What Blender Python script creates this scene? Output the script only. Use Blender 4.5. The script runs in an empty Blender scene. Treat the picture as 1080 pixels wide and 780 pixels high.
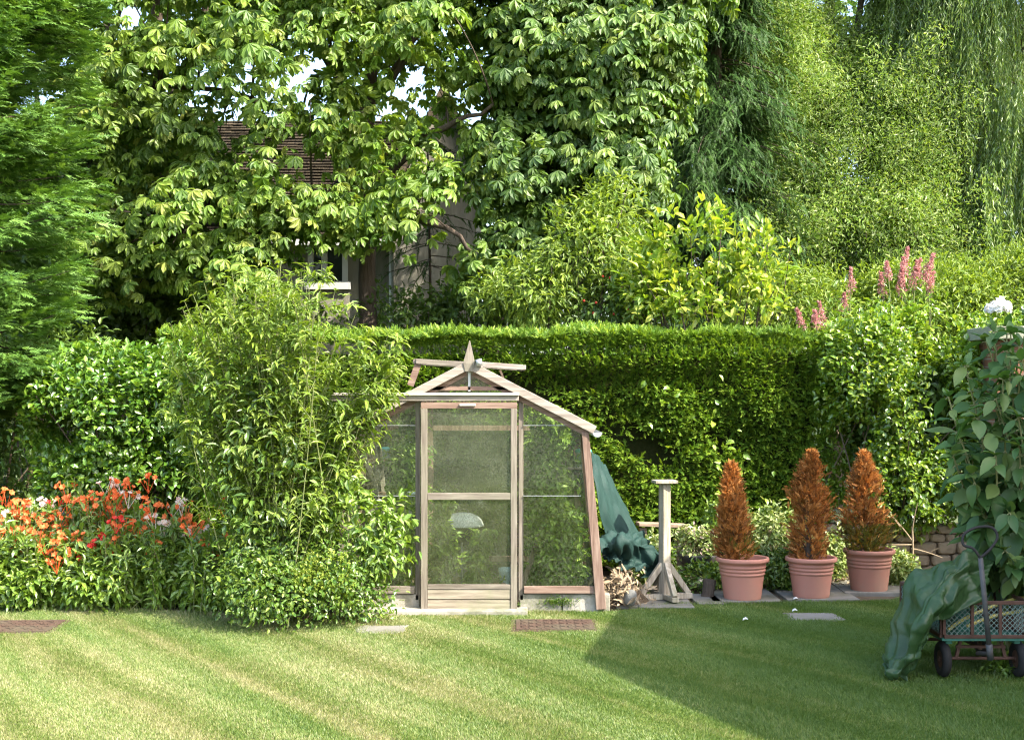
import bpy, math
import numpy as np

rng = np.random.default_rng(11)
scene = bpy.context.scene
COL = scene.collection
PI = math.pi
R = math.radians

# ------------------------------------------------------------------ camera numbers (photo 1080 x 780)
F, HY, H = 1400.0, 415.0, 1.84


def P(px, py, Y):
    return np.array([(px - 540.0) / F * Y, Y, H - (py - HY) / F * Y])


def GP(px, py):
    """point of the level ground seen at that place"""
    Y = F * H / (py - HY)
    return np.array([(px - 540.0) / F * Y, Y, 0.0])


# ------------------------------------------------------------------ mesh building
ORG = {}


def unit(v):
    v = np.asarray(v, float)
    return v / np.maximum(np.linalg.norm(v, axis=-1, keepdims=True), 1e-9)


def runit(n):
    return unit(rng.normal(size=(n, 3)))


def tag(o, label=None, cat=None, group=None, kind=None):
    if label: o['label'] = label
    if cat: o['category'] = cat
    if group: o['group'] = group
    if kind: o['kind'] = kind
    return o


def thing(name, label, cat, loc=(0, 0, 0), group=None):
    o = bpy.data.objects.new(name, None)
    COL.objects.link(o)
    o.empty_display_size = .1
    o.location = [float(c) for c in loc]
    ORG[o.name] = np.array(loc, float)
    return tag(o, label, cat, group)


class MB:
    def __init__(s):
        s.v, s.f, s.n = [], [], 0

    def add(s, V, Fs, m=0):
        V = np.asarray(V, float).reshape(-1, 3)
        if isinstance(Fs, np.ndarray):
            Fs = [Fs]
        else:
            by = {}
            for f in Fs: by.setdefault(len(f), []).append(f)
            Fs = [np.array(x) for x in by.values()]
        for f in Fs: s.f.append((f + s.n, m))
        s.v.append(V)
        s.n += len(V)
        return s

    def box(s, c, d, rz=0, m=0, taper=1.0):
        x, y, z = np.array(d) / 2.0
        V = np.array([[-x, -y, -z], [x, -y, -z], [x, y, -z], [-x, y, -z],
                      [-x * taper, -y * taper, z], [x * taper, -y * taper, z], [x * taper, y * taper, z], [-x * taper, y * taper, z]])
        if rz:
            c_, s_ = math.cos(rz), math.sin(rz)
            V = V @ np.array([[c_, s_, 0], [-s_, c_, 0], [0, 0, 1]])
        return s.add(V + np.array(c), [[0, 3, 2, 1], [4, 5, 6, 7], [0, 1, 5, 4], [1, 2, 6, 5], [2, 3, 7, 6], [3, 0, 4, 7]], m)

    def beam(s, p0, p1, w, d, up=(0, -1, 0), m=0, w1=None, d1=None):
        p0, p1 = np.array(p0, float), np.array(p1, float)
        a = unit(p1 - p0)
        side = unit(np.cross(a, np.array(up, float)))
        n = np.cross(side, a)
        w1 = w if w1 is None else w1
        d1 = d if d1 is None else d1
        V = []
        for p, ww, dd in ((p0, w, d), (p1, w1, d1)):
            for i, j in ((-1, -1), (1, -1), (1, 1), (-1, 1)):
                V.append(p + side * ww / 2 * i + n * dd / 2 * j)
        return s.add(V, [[0, 3, 2, 1], [4, 5, 6, 7], [0, 1, 5, 4], [1, 2, 6, 5], [2, 3, 7, 6], [3, 0, 4, 7]], m)

    def tubes(s, Pm, r, k=5, m=0, cap=False):
        Pm = np.asarray(Pm, float)
        if Pm.ndim == 2: Pm = Pm[None]
        N, M, _ = Pm.shape
        r = np.broadcast_to(np.asarray(r, float), (N, M))
        t = np.empty_like(Pm)
        t[:, 1:-1] = Pm[:, 2:] - Pm[:, :-2]
        t[:, 0] = Pm[:, 1] - Pm[:, 0]
        t[:, -1] = Pm[:, -1] - Pm[:, -2]
        t = unit(t)
        avg = np.abs(unit(Pm[:, -1] - Pm[:, 0]))
        ax = np.argmin(avg, axis=1)
        ref = np.eye(3)[ax][:, None, :] + np.zeros_like(t)
        a = unit(np.cross(t, ref))
        b = np.cross(t, a)
        ang = np.arange(k) * 2 * PI / k
        V = Pm[:, :, None, :] + r[:, :, None, None] * (np.cos(ang)[:, None] * a[:, :, None, :] + np.sin(ang)[:, None] * b[:, :, None, :])
        i = np.arange(M - 1)[:, None] * k
        j = np.arange(k)[None, :]
        q = np.stack([i + j, i + (j + 1) % k, i + k + (j + 1) % k, i + k + j], -1).reshape(-1, 4)
        fs = (q[None] + (np.arange(N) * M * k)[:, None, None]).reshape(-1, 4)
        fl = [fs]
        if cap:
            e = np.arange(k)
            fl.append(np.concatenate([(np.arange(N) * M * k)[:, None] + e[::-1][None], (np.arange(N) * M * k + (M - 1) * k)[:, None] + e[None]]))
        base = s.n
        s.v.append(V.reshape(-1, 3))
        for f in fl: s.f.append((f + base, m))
        s.n += N * M * k
        return s

    def lathe(s, c, prof, k=40, m=0, tilt=None):
        prof = np.array(prof, float)
        ang = np.arange(k) * 2 * PI / k
        V = np.stack([prof[:, 0:1] * np.cos(ang), prof[:, 0:1] * np.sin(ang), np.repeat(prof[:, 1:2], k, 1)], -1)
        M = len(prof)
        i = np.arange(M - 1)[:, None] * k
        j = np.arange(k)[None, :]
        q = np.stack([i + j, i + (j + 1) % k, i + k + (j + 1) % k, i + k + j], -1).reshape(-1, 4)
        return s.add(V.reshape(-1, 3) + np.array(c), q, m)

    def build(s, name, mats, parent=None, smooth=False, bevel=0, org=None, solid=0):
        V = np.concatenate(s.v)
        o_ = np.zeros(3)
        if parent is not None: o_ = ORG[parent.name]
        elif org is not None: o_ = np.array(org, float)
        V = V - o_
        me = bpy.data.meshes.new(name)
        me.vertices.add(len(V))
        me.vertices.foreach_set('co', V.astype(np.float32).ravel())
        lt = np.concatenate([np.full(len(f), f.shape[1], np.int32) for f, _ in s.f])
        li = np.concatenate([f.astype(np.int32).ravel() for f, _ in s.f])
        mi = np.concatenate([np.full(len(f), m, np.int32) for f, m in s.f])
        ls = np.concatenate([[0], np.cumsum(lt)[:-1]]).astype(np.int32)
        me.loops.add(len(li))
        me.loops.foreach_set('vertex_index', li)
        me.polygons.add(len(lt))
        me.polygons.foreach_set('loop_start', ls)
        me.polygons.foreach_set('loop_total', lt)
        me.polygons.foreach_set('material_index', mi)
        me.polygons.foreach_set('use_smooth', np.full(len(lt), bool(smooth)))
        me.update(calc_edges=True)
        for m in (mats if isinstance(mats, (list, tuple)) else [mats]): me.materials.append(m)
        o = bpy.data.objects.new(name, me)
        COL.objects.link(o)
        if parent is not None: o.parent = parent
        else: o.location = [float(c) for c in o_]
        ORG[o.name] = o_
        if solid:
            md = o.modifiers.new('solid', 'SOLIDIFY'); md.thickness = solid; md.offset = 0
        if bevel:
            md = o.modifiers.new('bevel', 'BEVEL'); md.width = bevel; md.segments = 2; md.limit_method = 'ANGLE'
        return o


def nz(p, f, seed=0):
    g = np.random.default_rng(1000 + seed)
    d = unit(g.normal(size=(7, 3))) * g.uniform(.6, 1.7, (7, 1))
    ph = g.uniform(0, 6.28, 7)
    return np.sin(np.asarray(p) @ d.T * f + ph).sum(-1) / 3.2


def inst(T, TF, pos, D, N, s):
    """copies of a leaf template: y runs along D, z towards N"""
    D = unit(D)
    side = unit(np.cross(D, N))
    N2 = np.cross(side, D)
    s = np.asarray(s, float)
    if s.ndim == 1: s = np.repeat(s[:, None], 3, 1)
    V = pos[:, None, :] + (T[None, :, 0:1] * s[:, None, 0:1]) * side[:, None, :] + (T[None, :, 1:2] * s[:, None, 1:2]) * D[:, None, :] + (T[None, :, 2:3] * s[:, None, 2:3]) * N2[:, None, :]
    k = len(T)
    off = np.arange(len(pos))[:, None, None] * k
    return V.reshape(-1, 3), [(np.array([f for f in TF if len(f) == n])[None] + off).reshape(-1, n) for n in sorted({len(f) for f in TF})]


def put(mb, L, pos, D, N, s, m=0):
    if len(pos) == 0: return
    V, fs = inst(L[0], L[1], np.asarray(pos), np.asarray(D), np.asarray(N), s)
    base = mb.n
    mb.v.append(V)
    for f in fs: mb.f.append((f + base, m))
    mb.n += len(V)


# ------------------------------------------------------------------ leaf shapes
def leaf(w=.45, fold=.12, droop=.15, a=.32, b=.68, wb=.85):
    T = np.array([[0, 0, 0], [-w / 2, a, fold], [-w / 2 * wb, b, fold - droop * .45], [0, 1, -droop], [w / 2 * wb, b, fold - droop * .45], [w / 2, a, fold], [0, .5, .02 - droop * .2]])
    return T, [[0, 6, 2, 1], [6, 3, 2], [0, 5, 4, 6], [6, 4, 3]]


def small_leaf(w=.5, fold=.1, droop=.1):
    T = np.array([[0, 0, 0], [-w / 2, .5, fold], [0, 1, -droop], [w / 2, .5, fold]])
    return T, [[0, 3, 2], [0, 2, 1]]


def palm_leaf(n=7, seed=0):
    g = np.random.default_rng(seed)
    VV, FF = [], []
    T, TF = leaf(.36, .06, .2, .45, .78, 1.0)
    for i, a in enumerate(np.linspace(-1.9, 1.9, n)):
        a += g.uniform(-.1, .1)
        L = (.55 + .45 * math.cos(a * .6)) * g.uniform(.88, 1.08)
        dr = g.uniform(.25, .75)
        D = np.array([[math.sin(a) * math.cos(dr), math.cos(a) * math.cos(dr), -math.sin(dr)]])
        N = np.array([[math.sin(a) * math.sin(dr), math.cos(a) * math.sin(dr), math.cos(dr)]]) + g.normal(size=(1, 3)) * .18
        V, _ = inst(T, TF, np.zeros((1, 3)), D, N, np.array([L]))
        FF += [[x + len(VV) * len(T) for x in f] for f in TF]
        VV.append(V)
    V = np.concatenate(VV)
    # weld the stalk point so that a compound leaf keeps one colour
    k = len(T)
    FF = [[0 if x % k == 0 else x for x in f] for f in FF]
    return V, FF


def spray(n=9, seed=0, spread=.75, l0=.34, w=.055, arch=.1):
    """feathery conifer frond"""
    g = np.random.default_rng(seed)
    ax = np.stack([g.normal(0, .012, n + 1), np.linspace(0, .9, n + 1), -arch * np.linspace(0, 1, n + 1) ** 2], -1)
    V, FF = list(ax), []
    for i in range(n):
        t = i / n
        l = l0 * (1.15 - t) * (0.55 if i == 0 else 1)
        for sgn in (-1, 1):
            a = spread * g.uniform(.75, 1.2)
            tip = (ax[i] + ax[i + 1]) / 2 + l * np.array([sgn * math.sin(a), math.cos(a), g.normal(0, .18) - .1])
            V.append(tip)
            FF.append([i, i + 1, len(V) - 1] if sgn < 0 else [i + 1, i, len(V) - 1])
    V.append(ax[-1] + np.array([0, .16, -.03]))
    V.append(ax[-1] + np.array([w, 0, 0]))
    FF.append([n, len(V) - 1, len(V) - 2])
    return np.array(V), FF


LEAF = leaf()
LANCE = leaf(.29, .05, .22, .35, .7, .7)
WIDE = leaf(.62, .1, .25, .3, .65, .85)
TINY = small_leaf()
NARROW = small_leaf(.2, .03, .1)
SPRAYS = [spray(seed=i) for i in range(4)]
FAT = [spray(5, 30 + i, .7, .42, .1, .06) for i in range(4)]
TIGHT = [spray(7, 10 + i, .6, .4, .07, .02) for i in range(4)]
SPRUCE = [spray(12, 20 + i, .9, .16, .05, .25) for i in range(3)]
PALMS = [palm_leaf(n, i) for i, n in enumerate((5, 7, 7, 6))]


# ------------------------------------------------------------------ materials
def new_mat(name):
    m = bpy.data.materials.new(name)
    m.use_nodes = True
    nt = m.node_tree
    nt.nodes.clear()
    out = nt.nodes.new('ShaderNodeOutputMaterial')
    return m, nt, out


def ramp(nt, cols, src, pos=None):
    r = nt.nodes.new('ShaderNodeValToRGB')
    el = r.color_ramp.elements
    n = len(cols)
    while len(el) < n: el.new(.5)
    for i, c in enumerate(cols):
        el[i].position = (i / (n - 1)) if pos is None else pos[i]
    for i, c in enumerate(cols): el[i].color = (*c, 1)
    nt.links.new(src, r.inputs[0])
    return r.outputs[0]


def noise(nt, scale, detail=4, stretch=None, rough=.6, dist=0, coord='Object'):
    tc = nt.nodes.new('ShaderNodeTexCoord')
    n = nt.nodes.new('ShaderNodeTexNoise')
    n.inputs['Scale'].default_value = scale
    n.inputs['Detail'].default_value = detail
    n.inputs['Roughness'].default_value = rough
    n.inputs['Distortion'].default_value = dist
    if stretch:
        mp = nt.nodes.new('ShaderNodeMapping')
        mp.inputs['Scale'].default_value = stretch
        nt.links.new(tc.outputs[coord], mp.inputs[0])
        nt.links.new(mp.outputs[0], n.inputs['Vector'])
    else:
        nt.links.new(tc.outputs[coord], n.inputs['Vector'])
    return n.outputs[0]


def mixc(nt, fac, a, b, mode='MIX'):
    m = nt.nodes.new('ShaderNodeMix')
    m.data_type = 'RGBA'
    m.blend_type = mode
    for i, x in ((0, fac), (6, a), (7, b)):
        if isinstance(x, (int, float)): m.inputs[i].default_value = x
        elif isinstance(x, tuple): m.inputs[i].default_value = (*x, 1)
        else: nt.links.new(x, m.inputs[i])
    return m.outputs[2]


def math_(nt, op, a, b=0.0, clamp=False):
    m = nt.nodes.new('ShaderNodeMath')
    m.operation = op
    m.use_clamp = clamp
    for i, x in ((0, a), (1, b)):
        if isinstance(x, (int, float)): m.inputs[i].default_value = x
        else: nt.links.new(x, m.inputs[i])
    return m.outputs[0]


def leaf_mat(name, cols, trans=.38, gloss=.05, rough=.4, patch=.25, tint=(1.25, 1.2, .5), pos=None, gain=(1.45, 1.3, .9)):
    m, nt, out = new_mat(name)
    cols = [tuple(min(.92, c * g_) for c, g_ in zip(x, gain)) for x in cols]
    g = nt.nodes.new('ShaderNodeNewGeometry')
    c = ramp(nt, cols, g.outputs['Random Per Island'], pos)
    n = noise(nt, .9, 2)
    v = math_(nt, 'MULTIPLY_ADD', n, patch * 4)
    v.node.inputs[2].default_value = 1 - patch * 2
    cv = nt.nodes.new('ShaderNodeCombineColor')
    for i in range(3): nt.links.new(v, cv.inputs[i])
    c = mixc(nt, 1.0, c, cv.outputs[0], 'MULTIPLY')
    d = nt.nodes.new('ShaderNodeBsdfDiffuse')
    t = nt.nodes.new('ShaderNodeBsdfTranslucent')
    nt.links.new(c, d.inputs[0])
    nt.links.new(mixc(nt, 1.0, c, tint, 'MULTIPLY'), t.inputs[0])
    mx = nt.nodes.new('ShaderNodeMixShader')
    mx.inputs[0].default_value = trans
    nt.links.new(d.outputs[0], mx.inputs[1]); nt.links.new(t.outputs[0], mx.inputs[2])
    gl = nt.nodes.new('ShaderNodeBsdfGlossy')
    gl.inputs['Roughness'].default_value = rough
    gl.inputs[0].default_value = (.9, .95, .9, 1)
    m2 = nt.nodes.new('ShaderNodeMixShader')
    m2.inputs[0].default_value = gloss
    nt.links.new(mx.outputs[0], m2.inputs[1]); nt.links.new(gl.outputs[0], m2.inputs[2])
    nt.links.new(m2.outputs[0], out.inputs[0])
    return m


def solid_mat(name, cols, scale=6, detail=5, stretch=None, rough=.8, bump=.3, bscale=None, metal=0, spec=.3, pos=None, dist=0, dirt=None, dscale=2.5, bdist=.01):
    m, nt, out = new_mat(name)
    b = nt.nodes.new('ShaderNodeBsdfPrincipled')
    n = noise(nt, scale, detail, stretch, dist=dist)
    c = ramp(nt, cols, n, pos)
    if dirt:
        f = ramp(nt, [(0, 0, 0), (1, 1, 1)], noise(nt, dscale, 6, rough=.7), (.45, .62))
        f2 = math_(nt, 'MULTIPLY', f, dirt[1])
        c = mixc(nt, f2, c, dirt[0])
    nt.links.new(c, b.inputs['Base Color'])
    b.inputs['Roughness'].default_value = rough
    b.inputs['Metallic'].default_value = metal
    b.inputs['Specular IOR Level'].default_value = spec
    if bump:
        bp = nt.nodes.new('ShaderNodeBump')
        bp.inputs['Strength'].default_value = bump
        bp.inputs['Distance'].default_value = bdist
        nt.links.new(noise(nt, bscale or scale * 2, 6, stretch), bp.inputs['Height'])
        nt.links.new(bp.outputs[0], b.inputs['Normal'])
    nt.links.new(b.outputs[0], out.inputs[0])
    return m


def wood_mat(name, cols, axis='z', rough=.85, dirt=None):
    st = {'x': (1, 14, 14), 'y': (14, 1, 14), 'z': (14, 14, 1)}[axis]
    return solid_mat(name, cols, 3.2, 6, st, rough, .6, 4.0, dirt=dirt, spec=.2, dist=.3, bdist=.004, pos=[.3, .5, .7] if len(cols) == 3 else None)


def glass_mat(name, dirt_cols, amount, speck=60, lo=.42, hi=.7, refl=.09, stretch=None):
    """thin greenhouse glass with algae and water marks"""
    m, nt, out = new_mat(name)
    tr = nt.nodes.new('ShaderNodeBsdfTransparent')
    tr.inputs[0].default_value = (.93, .96, .92, 1)
    gl = nt.nodes.new('ShaderNodeBsdfGlossy')
    gl.inputs['Roughness'].default_value = .06
    bp = nt.nodes.new('ShaderNodeBump'); bp.inputs['Strength'].default_value = .08; bp.inputs['Distance'].default_value = .01
    nt.links.new(noise(nt, 5, 3), bp.inputs['Height'])
    nt.links.new(bp.outputs[0], gl.inputs['Normal'])
    fr = nt.nodes.new('ShaderNodeFresnel'); fr.inputs[0].default_value = 1.35
    f = math_(nt, 'ADD', math_(nt, 'MULTIPLY', fr.outputs[0], .8), refl * .3, True)
    mx = nt.nodes.new('ShaderNodeMixShader')
    nt.links.new(f, mx.inputs[0]); nt.links.new(tr.outputs[0], mx.inputs[1]); nt.links.new(gl.outputs[0], mx.inputs[2])
    d = nt.nodes.new('ShaderNodeBsdfDiffuse')
    t = nt.nodes.new('ShaderNodeBsdfTranslucent')
    n1 = noise(nt, speck, 5, stretch, rough=.75)
    n2 = noise(nt, 2.2, 4)
    c = ramp(nt, dirt_cols, noise(nt, 9, 4))
    nt.links.new(c, d.inputs[0]); nt.links.new(c, t.inputs[0])
    dm = nt.nodes.new('ShaderNodeMixShader'); dm.inputs[0].default_value = .5
    nt.links.new(d.outputs[0], dm.inputs[1]); nt.links.new(t.outputs[0], dm.inputs[2])
    a = ramp(nt, [(0, 0, 0), (1, 1, 1)], n1, (lo, hi))
    a2 = ramp(nt, [(.35, .35, .35), (1, 1, 1)], n2, (.35, .65))
    fac = math_(nt, 'MULTIPLY', math_(nt, 'MULTIPLY', a, a2), amount, True)
    m2 = nt.nodes.new('ShaderNodeMixShader')
    nt.links.new(fac, m2.inputs[0]); nt.links.new(mx.outputs[0], m2.inputs[1]); nt.links.new(dm.outputs[0], m2.inputs[2])
    nt.links.new(m2.outputs[0], out.inputs[0])
    return m


def cells_mat(name, cols, sx, sy, mortar, mort_w=.02, rough=.9, vertical='z', bump=.6, offset=.5, axes='xz', scale=1.0, var=.8):
    """courses of brick / slate with colour variation"""
    m, nt, out = new_mat(name)
    b = nt.nodes.new('ShaderNodeBsdfPrincipled')
    tc = nt.nodes.new('ShaderNodeTexCoord')
    sp = nt.nodes.new('ShaderNodeSeparateXYZ'); nt.links.new(tc.outputs['Object'], sp.inputs[0])
    cb = nt.nodes.new('ShaderNodeCombineXYZ')
    idx = {'x': 0, 'y': 1, 'z': 2}
    nt.links.new(sp.outputs[idx[axes[0]]], cb.inputs[0]); nt.links.new(sp.outputs[idx[axes[1]]], cb.inputs[1])
    br = nt.nodes.new('ShaderNodeTexBrick')
    br.offset = offset
    br.inputs['Scale'].default_value = 1
    br.inputs['Brick Width'].default_value = sx
    br.inputs['Row Height'].default_value = sy
    br.inputs['Mortar Size'].default_value = mort_w
    br.inputs['Mortar Smooth'].default_value = .3
    br.inputs['Color1'].default_value = (*cols[0], 1)
    br.inputs['Color2'].default_value = (*cols[1], 1)
    br.inputs['Mortar'].default_value = (*mortar, 1)
    wob = noise(nt, 3, 3)
    nt.links.new(cb.outputs[0], br.inputs['Vector'])
    c = mixc(nt, math_(nt, 'MULTIPLY', ramp(nt, [(0, 0, 0), (1, 1, 1)], noise(nt, 2.5, 5), (.4, .65)), var), br.outputs[0], cols[2])
    nt.links.new(c, b.inputs['Base Color'])
    b.inputs['Roughness'].default_value = rough
    b.inputs['Specular IOR Level'].default_value = .2
    bp = nt.nodes.new('ShaderNodeBump'); bp.inputs['Strength'].default_value = bump; bp.inputs['Distance'].default_value = .02
    inv = math_(nt, 'SUBTRACT', math_(nt, 'MULTIPLY', noise(nt, 30, 5), .5), br.outputs[1])
    nt.links.new(inv, bp.inputs['Height']); nt.links.new(bp.outputs[0], b.inputs['Normal'])
    nt.links.new(b.outputs[0], out.inputs[0])
    return m


M = {}
# foliage
M['chestnut'] = leaf_mat('chestnut leaves', [(.05, .10, .016), (.09, .165, .026), (.13, .205, .035), (.165, .235, .048), (.2, .235, .06)], .4, .03, .5, .25, pos=[0, .3, .6, .9, 1], gain=(1.28, 1.28, .95))
M['chestnut_deep'] = leaf_mat('deeper green leaves', [(.035, .085, .022), (.06, .125, .03), (.085, .165, .035), (.13, .2, .045)], .38, .035, .5, .2)
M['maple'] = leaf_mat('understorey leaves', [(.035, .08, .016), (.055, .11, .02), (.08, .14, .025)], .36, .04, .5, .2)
M['cypress'] = leaf_mat('cypress sprays', [(.06, .125, .022), (.085, .17, .03), (.115, .21, .04), (.15, .25, .055)], .26, .02, .5, .2, gain=(1.0, 1.05, 1.0))
M['spruce'] = leaf_mat('spruce needles', [(.022, .055, .014), (.034, .078, .018), (.055, .11, .024)], .2, .015, .5, .2, gain=(1.1, 1.1, 1))
M['lime'] = leaf_mat('pale willow leaves', [(.075, .14, .022), (.115, .19, .032), (.15, .225, .045), (.2, .26, .085), (.26, .31, .17)], .44, .03, .45, .25, gain=(1.4, 1.42, 1.25))
M['weeping'] = leaf_mat('weeping willow leaves', [(.065, .125, .03), (.1, .175, .045), (.135, .21, .06), (.18, .25, .1)], .42, .06, .4, .12, gain=(1.6, 1.5, 1.1))
M['yellow'] = leaf_mat('yellow green leaves', [(.12, .22, .02), (.2, .31, .03), (.3, .39, .045), (.43, .47, .1)], .42, .04, .45, .12, gain=(1.1, 1.1, 1))
M['hedge'] = leaf_mat('clipped hedge sprays', [(.05, .12, .018), (.08, .165, .022), (.115, .21, .028), (.17, .27, .035)], .3, .02, .5, .2)
M['privet'] = leaf_mat('glossy hedge leaves', [(.06, .14, .014), (.1, .2, .02), (.15, .26, .03), (.22, .31, .05)], .38, .07, .35, .15)
M['laurel'] = leaf_mat('laurel leaves', [(.045, .11, .016), (.075, .16, .022), (.12, .21, .03), (.17, .26, .04)], .34, .06, .35, .2, gain=(1.2, 1.25, .8))
M['buddleia'] = leaf_mat('tall shrub leaves', [(.07, .14, .022), (.11, .19, .03), (.15, .24, .038), (.19, .28, .055)], .4, .035, .5, .15)
M['ivy'] = leaf_mat('ground ivy leaves', [(.05, .11, .02), (.08, .15, .03), (.12, .2, .04), (.18, .24, .05)], .34, .05, .4, .2, gain=(1.2, 1.2, .8))
M['silver'] = leaf_mat('variegated leaves', [(.12, .2, .06), (.18, .27, .1), (.32, .38, .22)], .3, .06, .5, .15)
M['bedgreen'] = leaf_mat('flower bed leaves', [(.07, .15, .02), (.11, .2, .03), (.15, .24, .04)], .36, .06, .45, .2)
M['bigleaf'] = leaf_mat('large felted leaves', [(.04, .09, .026), (.055, .12, .032), (.08, .15, .04), (.12, .17, .05)], .3, .03, .5, .2, tint=(1.1, 1.2, .6), gain=(1.2, 1.2, 1))
M['tomato'] = leaf_mat('tomato leaves', [(.09, .17, .03), (.14, .24, .05), (.2, .3, .07)], .4, .03, .5, .2)
M['brown'] = leaf_mat('dead orange brown sprays', [(.13, .055, .018), (.27, .11, .028), (.4, .165, .04), (.52, .25, .08)], .25, .02, .6, .35, tint=(1.2, .9, .6), gain=(1.25, 1.25, 1.2))
M['browngreen'] = leaf_mat('half dead green sprays', [(.07, .085, .02), (.11, .12, .025), (.2, .11, .025)], .25, .02, .6, .2)
M['orange'] = leaf_mat('orange petals', [(.75, .13, .03), (.85, .2, .05), (.9, .29, .1)], .4, .02, .6, .05, tint=(1.1, .9, .6), gain=(1, 1, 1))
M['red'] = leaf_mat('red petals', [(.6, .03, .02), (.72, .06, .04)], .4, .02, .6, .05, tint=(1.1, .8, .8), gain=(1, 1, 1))
M['cream'] = leaf_mat('cream petals', [(.8, .66, .55), (.85, .76, .66), (.88, .6, .5)], .4, .02, .6, .03, tint=(1, 1, .95), gain=(1, 1, 1))
M['pink'] = leaf_mat('pink plumes', [(.42, .17, .17), (.52, .26, .25), (.6, .37, .34)], .35, .02, .6, .1, tint=(1.1, .9, .9), gain=(1, 1, 1))
M['white_petal'] = leaf_mat('white petals', [(.8, .8, .78), (.88, .88, .85)], .3, .02, .6, .02, tint=(1, 1, 1), gain=(1, 1, 1))
M['lilac'] = leaf_mat('pale pink blossom', [(.6, .45, .4), (.7, .55, .5), (.55, .5, .3)], .3, .02, .6, .05, tint=(1, 1, .9), gain=(1, 1, 1))
M['chartreuse'] = leaf_mat('yellow green flower heads', [(.2, .3, .03), (.28, .36, .05), (.36, .4, .08)], .4, .02, .6, .05, gain=(1, 1, 1))
M['berry'] = solid_mat('red berries', [(.45, .03, .02), (.5, .06, .03)], rough=.3, bump=0)
# bark, soil, stone
M['bark'] = solid_mat('dark bark', [(.035, .026, .018), (.09, .068, .05), (.14, .115, .09)], 5, 6, (5, 5, 1), .95, .9, 9, bdist=.03)
M['twig'] = solid_mat('twigs', [(.09, .065, .04), (.18, .14, .09)], 20, 3, None, .9, 0)
M['stem'] = solid_mat('green stems', [(.1, .14, .04), (.2, .2, .08)], 20, 3, None, .7, 0)
M['stalk'] = solid_mat('pale felted stalks', [(.16, .18, .07), (.3, .28, .14)], 14, 3, None, .7, 0)
M['dry'] = solid_mat('dry stalks', [(.18, .125, .075), (.31, .235, .15), (.4, .32, .22)], 20, 3, (1, 1, 1), .9, .3)
M['core'] = solid_mat('painted inner shade', [(.012, .018, .006), (.03, .035, .012), (.05, .045, .02)], 25, 5, None, 1, 1.0, 30, spec=0)  # near-black colour stands in for shade inside the hedge and door gaps
M['soil'] = solid_mat('garden soil', [(.045, .032, .02), (.1, .075, .05), (.16, .13, .09)], 9, 8, None, 1, .9, 30, spec=.1)
M['concrete'] = solid_mat('weathered concrete', [(.22, .2, .165), (.36, .335, .285), (.46, .43, .38)], 9, 8, None, .95, .5, 40, dirt=((.09, .1, .045), .7), spec=.15)
M['slab'] = solid_mat('paving stone', [(.13, .12, .1), (.2, .19, .165), (.27, .255, .22)], 4, 8, None, .9, .5, 25, dirt=((.09, .095, .05), .6), spec=.2)
M['rubble'] = solid_mat('field stone', [(.2, .15, .09), (.34, .26, .17), (.44, .36, .25)], 3, 6, None, .95, .7, 14, spec=.15)
M['capstone'] = solid_mat('mossy coping stone', [(.2, .21, .15), (.3, .31, .24), (.38, .37, .32)], 7, 6, None, .95, .5, 30, spec=.1)
M['iron'] = solid_mat('rusty cast iron', [(.04, .028, .02), (.085, .055, .04), (.13, .085, .062)], 14, 6, None, .95, .7, 50, spec=.1, dirt=((.1, .09, .06), .6))
M['render'] = solid_mat('pale lime render', [(.09, .084, .065), (.24, .225, .18), (.4, .38, .315)], 1.6, 9, (4, 4, .7), .95, .5, 20, spec=.1)
M['slate'] = cells_mat('stone roof slates', [(.085, .066, .042), (.15, .12, .08), (.06, .05, .034)], .28, .11, (.05, .04, .03), .014, axes='xz', bump=1)
M['brick'] = cells_mat('red brick', [(.25, .115, .065), (.33, .17, .1), (.19, .09, .055)], .225, .075, (.36, .33, .28), .006, axes='xz')
M['brick_side'] = cells_mat('red brick side', [(.25, .115, .065), (.33, .17, .1), (.19, .09, .055)], .225, .075, (.36, .33, .28), .006, axes='yz')
M['white_paint'] = solid_mat('white paint', [(.5, .5, .47), (.64, .64, .61)], 5, 4, None, .5, .05)
M['dark_glass'] = solid_mat('window glass', [(.02, .025, .025), (.05, .06, .06)], 2, 2, None, .06, 0, spec=.8)
# timber
cw = [(.105, .087, .068), (.19, .162, .13), (.285, .253, .208)]
rw = [(.13, .082, .06), (.215, .143, .108), (.305, .222, .172)]
M['cedar_z'] = wood_mat('weathered cedar upright', cw, 'z', dirt=((.2, .2, .13), .35))
M['cedar_x'] = wood_mat('weathered cedar rail', cw, 'x', dirt=((.2, .2, .13), .35))
M['cedar_y'] = wood_mat('weathered cedar beam', cw, 'y')
M['cedar_pale'] = wood_mat('silvered cedar', [(.18, .15, .122), (.29, .25, .21), (.39, .35, .3)], 'x')
M['cedar_red'] = wood_mat('red cedar upright', rw, 'z')
M['cedar_redx'] = wood_mat('red cedar rail', rw, 'x')
M['kick'] = wood_mat('grey weathered boards', [(.155, .13, .095), (.265, .225, .17), (.36, .315, .24)], 'x', dirt=((.22, .23, .13), .5))
M['greywood'] = wood_mat('grey weathered post', [(.18, .15, .11), (.36, .31, .24), (.48, .43, .34)], 'z', dirt=((.2, .21, .12), .4))
M['plank'] = wood_mat('old plank', [(.14, .1, .065), (.28, .21, .15), (.36, .29, .22)], 'x')
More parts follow.
